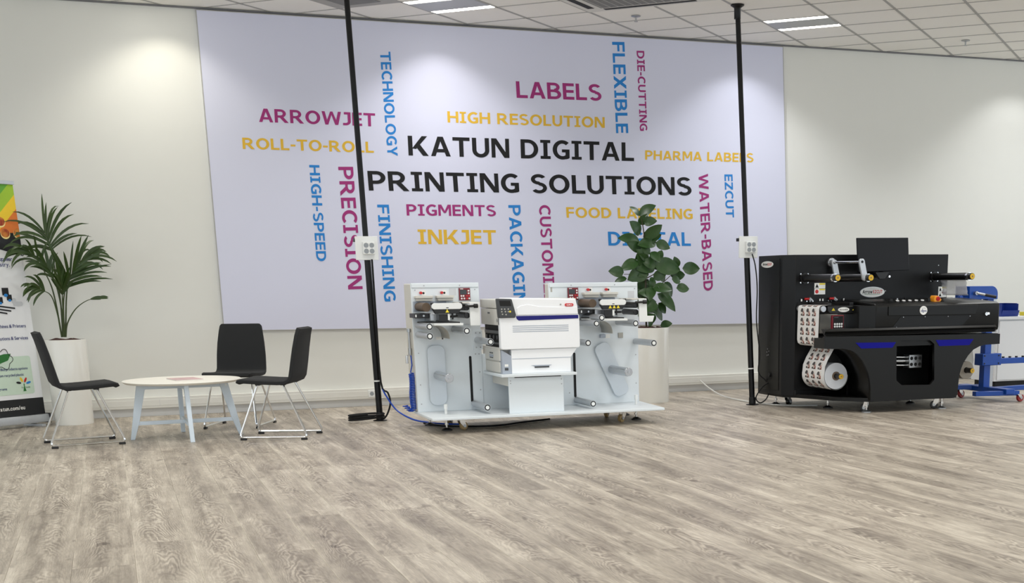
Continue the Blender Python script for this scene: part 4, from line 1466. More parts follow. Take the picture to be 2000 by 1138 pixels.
    for dz in (0.004, -0.055) if right else (0.018, -0.045):
        W('nip_roller', 'rubber_black', None, 0.003, lambda b, dz=dz: b.cyl((ax + 0.015, PYF - 0.01, z0 + dz - 0.028), (ax + 0.015, 10.69, z0 + dz - 0.028), 0.024, 22))
    W('arm_back_plate', 'machine_white', None, 0.003, lambda b: b.box(ax - 0.05, ax + 0.12, PYF - 0.02, PYF - 0.004, z0 - 0.15, z0 + 0.02))
    if right:
        arm = W('roller_arm', 'plastic_white', None, 0.003, lambda b: b.prism([(ax + 0.03, z0 - 0.165), (ax + 0.155, z0 - 0.165), (ax + 0.17, z0 - 0.115), (ax + 0.105, z0 - 0.115), (ax + 0.10, z0 + 0.03), (ax + 0.03, z0 + 0.03)], 'y', 10.655, 10.675))
    else:
        arm = W('roller_arm', 'plastic_white', None, 0.003, lambda b: b.box(ax + 0.03, ax + 0.115, 10.655, 10.675, z0 - 0.155, z0 + 0.03))
    W('arm_cover', 'machine_beige', arm, 0.003, lambda b: b.box(ax - 0.03, ax + 0.09, 10.675, PYF - 0.01, z0 + 0.022, z0 + 0.032))
    W('clamp_knob', 'part_black', arm, 0.003, lambda b: (b.cyl((ax - 0.01, 10.645, z0 + 0.0), (ax + 0.07, 10.645, z0 + 0.002), 0.009, 12), b.cyl((ax + 0.062, 10.645, z0 + 0.002), (ax + 0.095, 10.645, z0 + 0.002), 0.017, 14)))


web_head(2.322, False)
web_head(3.745, True)


def control_box(x0, z1, parent):
    cb = W('control_display', 'maroon', parent, 0.003, lambda b: b.box(x0, x0 + 0.094, PYF - 0.014, PYF, z1 - 0.1, z1))
    W('display_frame', 'steel', cb, 0.001, lambda b: b.box(x0 - 0.005, x0 + 0.099, PYF - 0.004, PYF, z1 - 0.105, z1 + 0.005))
    W('display_screen', 'display_dark', cb, 0, lambda b: b.box(x0 + 0.008, x0 + 0.064, PYF - 0.0155, PYF - 0.013, z1 - 0.052, z1 - 0.014))
    W('display_header', 'badge_white', cb, 0, lambda b: b.box(x0 + 0.01, x0 + 0.036, PYF - 0.0155, PYF - 0.013, z1 - 0.010, z1 - 0.005))
    for bx, bz, m_ in ((0.08, 0.022, 'button_white'), (0.08, 0.043, 'button_white'), (0.018, 0.064, 'button_white'), (0.036, 0.064, 'button_white'), (0.066, 0.064, 'logo_red'), (0.084, 0.064, 'logo_red'),
                       (0.02, 0.085, 'button_white'), (0.042, 0.085, 'button_white'), (0.066, 0.085, 'logo_red'), (0.084, 0.085, 'button_white')):
        W('display_button', m_, cb, 0, lambda b, bx=bx, bz=bz: b.cyl((x0 + bx, PYF - 0.017, z1 - bz), (x0 + bx, PYF - 0.013, z1 - bz), 0.0072, 10))


control_box(2.712, 1.143, lp)
control_box(3.668, 1.134, rp)
W('note_sticker', 'print_grey', lp, 0, lambda b: b.box(2.63, 2.69, PYF - 0.001, PYF, 1.085, 1.14))
W('note_sticker', 'print_grey', rp, 0, lambda b: b.box(4.225, 4.285, PYF - 0.001, PYF, 1.03, 1.10))
W('small_cover', 'printer_grey', rp, 0.003, lambda b: b.box(3.95, 4.00, PYF - 0.03, PYF, 0.705, 0.735))
W('small_sticker', 'badge_white', rp, 0, lambda b: b.box(4.0, 4.05, PYF - 0.001, PYF, 0.70, 0.735))
W('small_cover', 'web_grey', rp, 0.003, lambda b: b.box(4.125, 4.17, PYF - 0.012, PYF, 0.70, 0.745))
W('small_sticker', 'badge_white', lp, 0, lambda b: b.box(2.50, 2.57, PYF - 0.001, PYF, 0.725, 0.75))
W('sticker_mark', 'part_black', lp, 0, lambda b: b.box(2.548, 2.560, PYF - 0.002, PYF, 0.728, 0.746))
W('rating_plate', 'web_grey', rp, 0, lambda b: b.box(3.515, 3.53, PYF - 0.001, PYF, 1.10, 1.145))


def caster(parent, off, x, y, wheel, ang=0.0, r=0.036, top=0.112):
    """swivel caster below z = top"""
    M = Matrix.Translation((x, y, 0)) @ Matrix.Rotation(ang, 4, 'Z')

    def B(fn, name, m, par, bev=0.0):
        mb = MB(off)
        fn(mb)
        for v in mb.bm.verts:
            v.co = M @ v.co
        return mb.build(name, m, par, bev)
    ca_ = B(lambda b: b.box(-0.032, 0.032, -0.032, 0.032, top - 0.006, top), 'caster_plate', 'chrome', parent, 0.001)
    B(lambda b: b.prism([(-0.02, top - 0.006), (0.022, top - 0.006), (0.038, r + 0.012), (0.038, r - 0.01), (0.016, r - 0.01), (-0.018, r + 0.03)], 'y', -0.021, -0.018), 'caster_fork', 'chrome', ca_)
    B(lambda b: b.prism([(-0.02, top - 0.006), (0.022, top - 0.006), (0.038, r + 0.012), (0.038, r - 0.01), (0.016, r - 0.01), (-0.018, r + 0.03)], 'y', 0.018, 0.021), 'caster_fork', 'chrome', ca_)
    wh = B(lambda b: b.cyl((0.026, -0.015, r), (0.026, 0.015, r), r, 28), 'caster_wheel', wheel, ca_, 0.004)
    B(lambda b: b.cyl((0.026, -0.024, r), (0.026, 0.024, r), r * 0.38, 14), 'caster_hub', 'steel', ca_)


def level_foot(parent, off, x, y, top=0.112, m='rubber_black'):
    mb = MB(off)
    mb.lathe([(0.045, 0), (0.045, 0.008), (0.03, 0.016), (0.016, 0.024)], c=(x, y, 0), seg=22)
    fo = mb.build('levelling_foot', m, parent)
    mb = MB(off)
    mb.cyl((x, y, 0.02), (x, y, top), 0.008, 12)
    mb.cyl((x, y, 0.045), (x, y, 0.06), 0.016, 6)
    mb.build('foot_spindle', 'chrome', fo)


for x, y, an in ((2.60, 10.70, 0.3), (4.03, 10.66, -2.6), (2.60, 11.16, 0.8), (4.06, 11.14, -2.2)):
    caster(wm, WO, x, y, 'caster_amber', an, 0.034)
for x, y in ((2.485, 10.72), (4.20, 10.78), (2.45, 11.2), (4.25, 11.2)):
    level_foot(wm, WO, x, y)
    if y < 11:
        W('foot_adjuster', 'plastic_white', None, 0.002, lambda b, x=x, y=y: (b.cyl((x, y, 0.134), (x, y, 0.175), 0.011, 14), b.cyl((x, y, 0.175), (x, y, 0.215), 0.015, 14)))

# air fittings on the left side and the coiled hose
af = W('air_regulator', 'steel', None, 0.002, lambda b: (b.cyl((2.295, 11.10, 0.80), (2.295, 11.10, 0.66), 0.010, 14), b.cyl((2.295, 11.10, 0.82), (2.295, 11.10, 0.79), 0.017, 14), b.cyl((2.295, 11.10, 0.66), (2.295, 11.10, 0.60), 0.014, 14), b.cyl((2.30, 11.10, 0.81), (2.315, 11.10, 0.81), 0.008, 10)))
W('hose_coupling', 'chrome', af, 0.001, lambda b: (b.cyl((2.262, 11.09, 0.60), (2.262, 11.09, 0.535), 0.011, 12), b.cyl((2.262, 11.09, 0.595), (2.295, 11.09, 0.605), 0.008, 10)))
hp = [(2.297, 11.085, 0.60), (2.30, 11.08, 0.52), (2.285, 11.08, 0.46)]
n_ = 26
for k in range(n_ * 12):
    a = 2 * math.pi * k / 12
    f = k / (n_ * 12)
    cz = 0.45 - 0.31 * min(1, f / 0.86)
    hx = 2.292 + 0.004 * math.sin(f * 9)
    ex = -0.075 * max(0, f - 0.80) / 0.2
    cz2 = cz + (0.05 * max(0, f - 0.88) / 0.12)
    hp.append((hx + ex + 0.023 * math.cos(a), 11.08 + 0.023 * math.sin(a), cz2))
ho = MB(WO).tube(hp, 0.0055, 6).build('coiled_air_hose', 'hose_blue', wm)
cable('air_hose', 'blue air hose running along the floor from the left pole to the white press', 'hose',
      [(2.163, 11.76, 0.29), (2.19, 11.73, 0.22), (2.26, 11.66, 0.10), (2.36, 11.50, 0.03), (2.46, 11.32, 0.012), (2.56, 11.16, 0.010), (2.7, 11.05, 0.010)], 0.0075, 'hose_blue')
cable('power_cable', 'black cable lying on the floor under the white label press', 'cable',
      [(2.42, 11.30, 0.010), (2.50, 11.02, 0.010), (2.72, 10.84, 0.010), (2.95, 10.80, 0.010), (3.2, 10.95, 0.010), (3.5, 11.1, 0.010)], 0.008, 'cable_black')

# ================================================================== OFFICE PRINTER ON THE PRESS
PO = (3.25, 10.8, 0.456)
pr_t = thing('laser_printer', 'large white laser printer with navy stripe on the white press shelf', 'printer', PO)


def Q(name, m, fn, parent=None, bevel=0.0):
    mb = MB(PO)
    fn(mb)
    return mb.build(name, m, parent or pr_t, bevel)


FY, BY = 10.50, 11.09
# lower tray
Q('paper_tray', 'printer_white', lambda b: b.prism([(3.005, 0.456), (3.518, 0.456), (3.518, 0.575), (3.575, 0.650), (3.005, 0.650)], 'y', FY + 0.012, FY + 0.13), bevel=0.004)
Q('tray_seam', 'printer_grey', lambda b: b.box(3.01, 3.516, FY + 0.010, FY + 0.013, 0.574, 0.578))
Q('tray_handle', 'printer_grey', lambda b: b.prism([(3.17, 0.520), (3.35, 0.520), (3.32, 0.510), (3.20, 0.510)], 'y', FY + 0.008, FY + 0.013))
Q('tray_handle_slot', 'panel_charcoal', lambda b: b.box(3.20, 3.325, FY + 0.006, FY + 0.0125, 0.498, 0.510))
gc = Q('tray_corner', 'printer_grey', lambda b: b.prism([(2.925, 0.456), (3.005, 0.456), (3.005, 0.60), (2.925, 0.650)], 'y', FY + 0.012, FY + 0.10), bevel=0.003)
Q('tray_label', 'badge_white', lambda b: b.box(2.945, 2.975, FY + 0.010, FY + 0.0125, 0.515, 0.535), gc)
Q('tray_label', 'panel_charcoal', lambda b: b.box(2.945, 2.975, FY + 0.010, FY + 0.0125, 0.485, 0.505), gc)
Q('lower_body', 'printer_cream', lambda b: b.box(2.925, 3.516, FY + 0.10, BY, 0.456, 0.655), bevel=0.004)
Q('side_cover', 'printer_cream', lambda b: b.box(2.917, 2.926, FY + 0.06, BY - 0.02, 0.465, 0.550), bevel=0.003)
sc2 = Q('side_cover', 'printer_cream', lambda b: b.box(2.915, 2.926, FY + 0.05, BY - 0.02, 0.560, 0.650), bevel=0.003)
Q('grip_recess', 'printer_grey', lambda b: b.box(2.913, 2.916, 10.74, 10.86, 0.585, 0.605), sc2)
Q('grip_recess', 'panel_charcoal', lambda b: b.box(2.9125, 2.916, 10.75, 10.85, 0.612, 0.622), sc2)
Q('grip_recess', 'panel_charcoal', lambda b: b.box(2.9125, 2.916, 10.75, 10.85, 0.575, 0.582), sc2)
# main body with the open side
Q('main_body', 'printer_white', lambda b: b.box(3.02, 3.585, FY + 0.05, BY, 0.655, 1.03), bevel=0.006)
vo = Q('open_side', 'void_black', lambda b: b.box(2.945, 3.02, FY + 0.06, BY - 0.01, 0.655, 0.845))
Q('toner_bar', 'panel_charcoal', lambda b: b.box(2.93, 2.946, FY + 0.08, BY - 0.05, 0.775, 0.80), vo, 0.002)
Q('toner_bar', 'panel_charcoal', lambda b: b.box(2.93, 2.946, FY + 0.08, BY - 0.05, 0.690, 0.705), vo, 0.002)
for k in range(4):
    Q('toner_gear', 'panel_charcoal', lambda b, k=k: b.cyl((2.93, FY + 0.16 + k * 0.11, 0.745), (2.946, FY + 0.16 + k * 0.11, 0.745), 0.018, 12), vo)
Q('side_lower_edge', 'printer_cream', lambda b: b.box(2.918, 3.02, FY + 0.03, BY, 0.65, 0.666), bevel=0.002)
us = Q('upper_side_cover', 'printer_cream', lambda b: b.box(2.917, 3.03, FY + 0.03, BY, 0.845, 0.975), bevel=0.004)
Q('cover_grip', 'panel_charcoal', lambda b: b.box(2.9155, 2.918, 10.80, 10.87, 0.935, 0.947), us)
Q('cover_button', 'steel', lambda b: b.cyl((2.914, 10.58, 0.885), (2.918, 10.58, 0.885), 0.014, 14), us)
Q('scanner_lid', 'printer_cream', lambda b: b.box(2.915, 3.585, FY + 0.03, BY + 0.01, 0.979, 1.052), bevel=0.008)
# front cover
fc = Q('front_cover', 'printer_white', lambda b: b.prism(rrect(2.917, 3.598, 0.652, 0.925, 0.018), 'y', FY - 0.004, FY + 0.06), bevel=0.006)
for k, z in enumerate((0.838, 0.823, 0.808, 0.793)):
    Q('vent_slit', 'printer_grey', lambda b, z=z: b.prism(rrect(3.02, 3.50, z - 0.0028, z + 0.0028, 0.0026, 2), 'y', FY - 0.0055, FY - 0.002), fc)
Q('navy_stripe', 'stripe_navy', lambda b: b.prism([(3.075, 0.882), (3.588, 0.890), (3.588, 0.918), (3.052, 0.918), (3.058, 0.895)], 'y', FY - 0.008, FY + 0.02), bevel=0.002)
tc_ = Q('top_cover', 'printer_white', lambda b: b.prism([(3.045, 0.918), (3.59, 0.918), (3.585, 0.99), (3.565, 1.050), (3.0, 1.062), (3.0, 1.0)], 'y', FY - 0.006, FY + 0.32), bevel=0.01)
Q('top_cover_wave', 'printer_white', lambda b: b.prism([(3.06, 0.925), (3.58, 0.925), (3.575, 0.985), (3.40, 0.985), (3.25, 0.992), (3.15, 1.01), (3.09, 1.0), (3.06, 0.98)], 'y', FY - 0.012, FY - 0.004), tc_, 0.004)
op = Q('operator_panel', 'panel_charcoal', lambda b: b.prism([(2.905, 0.905), (3.042, 0.905), (3.050, 0.93), (3.018, 1.054), (2.893, 1.058)], 'y', FY - 0.022, FY + 0.03), bevel=0.006)
Q('panel_screen', 'void_black', lambda b: b.prism([(2.918, 1.0), (3.012, 0.998), (3.004, 1.04), (2.912, 1.042)], 'y', FY - 0.0235, FY - 0.02), op)
for bx, bz in ((2.93, 0.975), (2.93, 0.955), (2.935, 0.935), (2.955, 0.975), (2.96, 0.955), (2.965, 0.932), (2.985, 0.975), (2.985, 0.955)):
    Q('panel_button', 'web_grey', lambda b, bx=bx, bz=bz: b.cyl((bx, FY - 0.025, bz), (bx, FY - 0.02, bz), 0.006, 10), op)
Q('start_button', 'warning_yellow', lambda b: b.cyl((3.0, FY - 0.025, 0.955), (3.0, FY - 0.02, 0.955), 0.008, 12), op)
lg = Q('logo_badge', 'logo_red', lambda b: b.prism(rrect(3.472, 3.545, 0.988, 1.012, 0.0115), 'y', FY - 0.014, FY - 0.004), tc_)
lettering('printed_text', 'OKI', (3.486, FY - 0.0145, 0.994), (0.045, 0, 0), (0, 0, 0.012), 'badge_white', lg, PO, 0.02)
Q('logo_mark', 'web_grey', lambda b: b.cyl((3.435, FY - 0.0125, 1.004), (3.435, FY - 0.010, 1.004), 0.007, 10), tc_)


# ================================================================== BLACK LABEL DIE-CUTTING MACHINE
KO = (6.7, 10.7, 0)
bk = thing('die_cutting_machine', 'large black label die-cutting machine with monitor and blue stripes', 'machine', KO)


def K(name, m, fn, parent=None, bevel=0.0):
    mb = MB(KO)
    fn(mb)
    return mb.build(name, m, parent or bk, bevel)


MBK = 'machine_black'
KF = 11.0        # front of the upright cabinet
KT = 10.25       # front of the table
cab = K('upright_cabinet', 'machine_black_panel', lambda b: b.prism([(5.89, KF), (5.81, KF + 0.11), (5.81, KF + 0.60), (5.88, KF + 0.66), (7.56, KF + 0.66), (7.56, KF)], 'z', 0.115, 1.402), bevel=0.004)
K('side_door', MBK, lambda b: b.box(5.805, 5.811, KF + 0.16, KF + 0.58, 0.16, 1.37), cab, 0.002)
K('base_plate', MBK, lambda b: b.prism([(5.90, KF), (6.05, 10.55), (6.285, KT + 0.02), (7.215, KT + 0.02), (7.215, KF)], 'z', 0.10, 0.135), bevel=0.003)
K('cabinet_plinth', MBK, lambda b: b.prism([(5.90, KF - 0.006), (5.82, KF + 0.10), (5.82, KF + 0.6), (7.54, KF + 0.6), (7.54, KF - 0.006)], 'z', 0.10, 0.17), cab, 0.003)
# oval badge on the side door
sb = K('oval_badge', 'badge_white', lambda b: b.prism(ellipse(KF + 0.405, 1.322, 0.122, 0.030), 'x', 5.800, 5.806), cab)
lettering('printed_text', 'Arrow', (5.7985, KF + 0.49, 1.312), (0, -0.095, 0), (0, 0, 0.026), 'ink_black', sb, KO, 0.03)
lettering('printed_text', 'EZCUT', (5.7985, KF + 0.39, 1.312), (0, -0.085, 0), (0, 0, 0.022), 'logo_red', sb, KO, 0.03)
for ay, az in ((0.36, 0.52), (0.385, 0.54), (0.40, 0.51), (0.37, 0.485), (0.395, 0.48)):
    K('side_screw', 'steel', lambda b, ay=ay, az=az: b.cyl((5.802, KF + ay, az), (5.806, KF + ay, az), 0.006, 8), cab)
K('cable_gland', 'part_black', lambda b: b.cyl((5.79, KF + 0.33, 0.30), (5.806, KF + 0.33, 0.30), 0.02, 12), cab)

# front table: slab with arch cut-outs and the pedestal with its octagonal window
arcL = [(5.785, 0.588), (5.985, 0.583), (6.07, 0.563), (6.13, 0.525), (6.18, 0.473), (6.215, 0.415), (6.245, 0.355), (6.262, 0.29), (6.27, 0.22)]
arcR = [(7.215, 0.22), (7.22, 0.30), (7.24, 0.37), (7.265, 0.425), (7.31, 0.485), (7.365, 0.535), (7.43, 0.563), (7.49, 0.576), (7.656, 0.58)]
OCT = [(6.53, 0.60), (6.575, 0.638), (6.885, 0.632), (6.932, 0.60), (6.948, 0.275), (6.905, 0.232), (6.60, 0.24), (6.54, 0.285)]


def ring_front(y0, y1, b):
    """front panel outline with the octagon left open, as a strip of quads between the two loops"""
    out = arcL + [(6.272, 0.112), (6.32, 0.105), (7.17, 0.100), (7.21, 0.125)] + arcR + [(7.655, 0.672), (5.785, 0.692)]
    bm = b.bm
    for y in (y0,):
        pass
    loops = []
    for poly in (out, OCT[::-1]):
        A = [bm.verts.new((x, y0, z)) for x, z in poly]
        B = [bm.verts.new((x, y1, z)) for x, z in poly]
        n = len(poly)
        for k in range(n):
            bm.faces.new((A[k], A[(k + 1) % n], B[(k + 1) % n], B[k]))
        loops.append((A, B))
    for side in (0, 1):
        edges = []
        for A in (loops[0][side], loops[1][side]):
            for k in range(len(A)):
                edges.append(bm.edges.get((A[k], A[(k + 1) % len(A)])))
        bmesh.ops.triangle_fill(bm, use_beauty=True, use_dissolve=False, edges=edges)


fp = K('table_front', MBK, lambda b: ring_front(KT, KT + 0.03, b))
K('table_slab', MBK, lambda b: b.prism([(5.79, KT + 0.03), (7.652, KT + 0.03), (7.652, KF - 0.02), (6.05, KF - 0.02), (6.05, KT + 0.20), (5.79, KT + 0.20)], 'z', 0.588, 0.676))
K('table_lip', MBK, lambda b: b.prism([(KT - 0.004, 0.694), (KT + 0.03, 0.690), (KT + 0.09, 0.755), (KT + 0.03, 0.755), (KT + 0.012, 0.735), (KT + 0.03, 0.712)], 'x', 5.80, 7.62), bevel=0.002)
K('table_top', MBK, lambda b: b.box(6.06, 7.60, KT + 0.05, KF - 0.02, 0.69, 0.70), bevel=0.002)
# arch soffits and pedestal sides
mb = MB(KO)
mb.strip([[(x, KT + 0.03, z), (x, KT + 0.40, z)] for x, z in arcL[1:] + [(6.272, 0.112)]])
mb.build('arch_lining', MBK, bk, thick=0.006)
mb = MB(KO)
mb.strip([[(x, KT + 0.03, z), (x, KF - 0.02, z)] for x, z in [(7.21, 0.125)] + arcR])
mb.build('arch_lining', MBK, bk, thick=0.006)
K('pedestal_back', 'void_black', lambda b: b.box(6.30, 7.19, KT + 0.46, KT + 0.48, 0.135, 0.60))
K('arch_window', 'grille_grey', lambda b: b.prism([(6.245, 0.40), (6.245, 0.545), (6.33, 0.52), (6.39, 0.47), (6.42, 0.40)], 'y', KF - 0.012, KF - 0.004))
# mechanism behind the octagon
for z, r in ((0.475, 0.010), (0.440, 0.014), (0.40, 0.010)):
    K('tie_rod', 'chrome', lambda b, z=z, r=r: b.cyl((6.50, KT + 0.22, z + 0.01), (6.80, KT + 0.22, z), r, 14))
bl = K('bearing_block', 'steel', lambda b: b.box(6.78, 6.92, KT + 0.17, KT + 0.27, 0.375, 0.50), bevel=0.006)
for dx in (0.025, 0.070, 0.115):
    K('block_hole', 'void_black', lambda b, dx=dx: (b.cyl((6.78 + dx, KT + 0.168, 0.465), (6.78 + dx, KT + 0.172, 0.465), 0.016, 12)), bl)
    K('block_hole', 'void_black', lambda b, dx=dx: (b.cyl((6.78 + dx, KT + 0.168, 0.41), (6.78 + dx, KT + 0.172, 0.41), 0.016, 12)), bl)
# blue light stripes
for P_ in ([(6.10, 0.632), (6.52, 0.625), (6.485, 0.578), (6.16, 0.580)], [(6.945, 0.633), (7.36, 0.632), (7.315, 0.578), (6.985, 0.578)]):
    K('blue_stripe', 'stripe_blue', lambda b, P_=P_: b.prism(P_, 'y', KT - 0.003, KT))

# control console on the table
CP = [(KT + 0.06, 0.705), (KT + 0.05, 0.735), (KT + 0.05, 0.945), (KT + 0.09, 0.962), (KF - 0.12, 0.995), (KF - 0.12, 0.705)]
con = K('console', MBK, lambda b: b.prism(CP, 'x', 6.335, 7.672), bevel=0.008)
K('console_end', MBK, lambda b: b.prism([(6.335, KT + 0.05), (6.335, KF - 0.12), (6.27, KF - 0.12), (6.245, KT + 0.19)], 'z', 0.705, 0.948), con, 0.003)
K('console_scoop', 'machine_black_panel', lambda b: b.prism([(6.50, 0.745), (6.60, 0.852), (7.36, 0.846), (7.24, 0.735)], 'y', KT + 0.046, KT + 0.0505), con, 0.001)
for x, z in ((6.62, 0.842), (6.85, 0.842), (7.10, 0.840), (7.34, 0.838), (6.55, 0.755), (6.80, 0.752), (7.02, 0.75), (7.22, 0.748)):
    K('console_screw', 'steel', lambda b, x=x, z=z: b.cyl((x, KT + 0.042, z), (x, KT + 0.047, z), 0.004, 8), con)
K('console_fascia', MBK, lambda b: b.prism([(6.46, 0.858), (7.40, 0.852), (7.42, 0.94), (6.46, 0.94)], 'y', KT + 0.040, KT + 0.0505), con, 0.003)
bd = K('round_badge', 'badge_white', lambda b: b.cyl((6.826, KT + 0.034, 0.898), (6.826, KT + 0.041, 0.898), 0.039, 32), con)
lettering('printed_text', 'dps', (6.796, KT + 0.0335, 0.884), (0.06, 0, 0), (0, 0, 0.026), 'print_navy', bd, KO, 0.02)
lettering('printed_text', 'KATUN', (6.806, KT + 0.0335, 0.915), (0.04, 0, 0), (0, 0, 0.006), 'print_navy', bd, KO, 0.02)
K('key_lock', 'chrome', lambda b: (b.cyl((7.515, KT + 0.03, 0.855), (7.515, KT + 0.05, 0.855), 0.016, 16), b.box(7.512, 7.535, KT + 0.012, KT + 0.03, 0.848, 0.868)), con, 0.001)
zs = lambda y: 0.962 + (y - KT - 0.09) * (0.033 / (0.54))
for k, (x, m_) in enumerate(((6.608, 'part_black'), (6.679, 'button_white'), (6.747, 'button_white'), (6.813, 'button_white'), (6.882, 'button_white'), (6.949, 'button_white'), (7.018, 'part_black'), (7.164, 'part_black'))):
    bt = K('console_button', 'part_black', lambda b, x=x: b.cyl((x, 10.5, zs(10.5) - 0.003), (x, 10.497, zs(10.5) + 0.009), 0.021, 18), con, 0.001)
    K('button_cap', m_, lambda b, x=x: b.cyl((x, 10.497, zs(10.5) + 0.009), (x, 10.4955, zs(10.5) + (0.016 if m_ == 'button_white' else 0.03)), 0.016, 16), bt)
K('small_lever', 'steel', lambda b: b.cyl((6.72, 10.56, zs(10.56)), (6.715, 10.56, 1.005), 0.008, 10), con)
K('small_lever', 'part_black', lambda b: b.cyl((6.81, 10.58, zs(10.58)), (6.80, 10.57, 1.01), 0.008, 10), con)
es = K('emergency_stop_guard', 'orange', lambda b: b.prism([(7.058, 0.962), (7.115, 0.962), (7.138, 0.985), (7.118, 1.005), (7.100, 1.022), (7.066, 1.025), (7.056, 1.0)], 'y', 10.46, 10.54), con, 0.006)
K('emergency_stop_button', 'button_red', lambda b: b.cyl((7.092, 10.45, 0.995), (7.094, 10.462, 0.997), 0.02, 16), es, 0.003)

# monitor
mo = K('monitor', 'monitor_black', lambda b: b.prism([(6.437, 1.241), (6.985, 1.256), (6.962, 1.548), (6.412, 1.545)], 'y', 10.79, 10.815), bevel=0.004)
K('screen', 'display_dark', lambda b: b.prism([(6.452, 1.256), (6.972, 1.270), (6.951, 1.538), (6.427, 1.535)], 'y', 10.788, 10.7905), mo) if False else None
K('monitor_back', 'part_black', lambda b: b.box(6.55, 6.85, 10.815, 10.85, 1.30, 1.50), mo, 0.006)
K('monitor_arm', 'part_black', lambda b: (b.box(6.66, 6.74, 10.83, KF, 1.19, 1.26), b.box(6.67, 6.73, 10.83, 10.87, 1.19, 1.42), b.prism([(6.62, 1.24), (6.78, 1.245), (6.73, 1.175), (6.67, 1.175)], 'y', 10.80, 10.84)), mo, 0.004)
K('arm_screw', 'chrome', lambda b: b.cyl((6.775, 10.795, 1.20), (6.775, 10.81, 1.20), 0.010, 12), mo)

# upper web rollers
def black_roller(x, z, y1=10.37, body='rubber_black', y0=KF, flange=True):
    ro = K('web_roller', body, lambda b: b.cyl((x, y0 - 0.02, z), (x, y1 + 0.07, z), 0.034, 26), bevel=0.002)
    K('roller_collar', 'chrome', lambda b: b.cyl((x, y1 + 0.045, z), (x, y1 + 0.075, z), 0.0355, 24), ro)
    K('roller_sleeve', 'part_black', lambda b: b.cyl((x, y1 + 0.004, z), (x, y1 + 0.046, z), 0.030, 24), ro, 0.002)
    K('roller_cap', 'gold', lambda b: b.cyl((x, y1, z), (x, y1 + 0.006, z), 0.0255, 24), ro)
    K('cap_bolt', 'core_brown', lambda b: b.cyl((x, y1 - 0.002, z), (x, y1 + 0.001, z), 0.007, 8), ro)
    if flange:
        K('roller_flange', 'part_black', lambda b: b.cyl((x, y0, z), (x, y0 - 0.025, z), 0.048, 24), ro)
        for k in range(4):
            a = math.pi / 4 + k * math.pi / 2
            K('flange_bolt', 'chrome', lambda b, a=a: b.cyl((x + 0.052 * math.cos(a), y0, z + 0.052 * math.sin(a)), (x + 0.052 * math.cos(a), y0 - 0.012, z + 0.052 * math.sin(a)), 0.008, 10), ro)
    return ro


black_roller(5.977, 1.192)
black_roller(6.316, 1.190, 10.37, 'rubber_black', KF - 0.03, False)
black_roller(7.401, 1.193)
# dancer arms carrying the middle roller
da = K('dancer_shaft', 'chrome', lambda b: (b.cyl((6.255, KF, 1.332), (6.255, 10.44, 1.326), 0.011, 16)))
K('dancer_hub', 'steel', lambda b: b.cyl((6.255, KF, 1.332), (6.255, KF - 0.035, 1.332), 0.04, 24), da, 0.004)
for y in (10.93, 10.44):
    P_ = []
    for k in range(13):
        a = math.pi * k / 12
        P_.append((6.255 + 0.028 * math.cos(a), 1.328 + 0.028 * math.sin(a)))
    for k in range(13):
        a = math.pi + math.pi * k / 12
        P_.append((6.290 + 0.028 * math.cos(a), 1.190 + 0.028 * math.sin(a)))
    ar = K('dancer_arm', 'aluminium', lambda b, y=y, P_=P_: b.prism(P_, 'y', y - 0.012, y + 0.012), da, 0.003)
    K('arm_bolt', 'part_black', lambda b, y=y: b.cyl((6.255, y - 0.015, 1.328), (6.255, y - 0.011, 1.328), 0.012, 10), ar)
    K('arm_bolt', 'steel', lambda b, y=y: b.cyl((6.290, y - 0.015, 1.175), (6.290, y - 0.011, 1.175), 0.009, 10), ar)

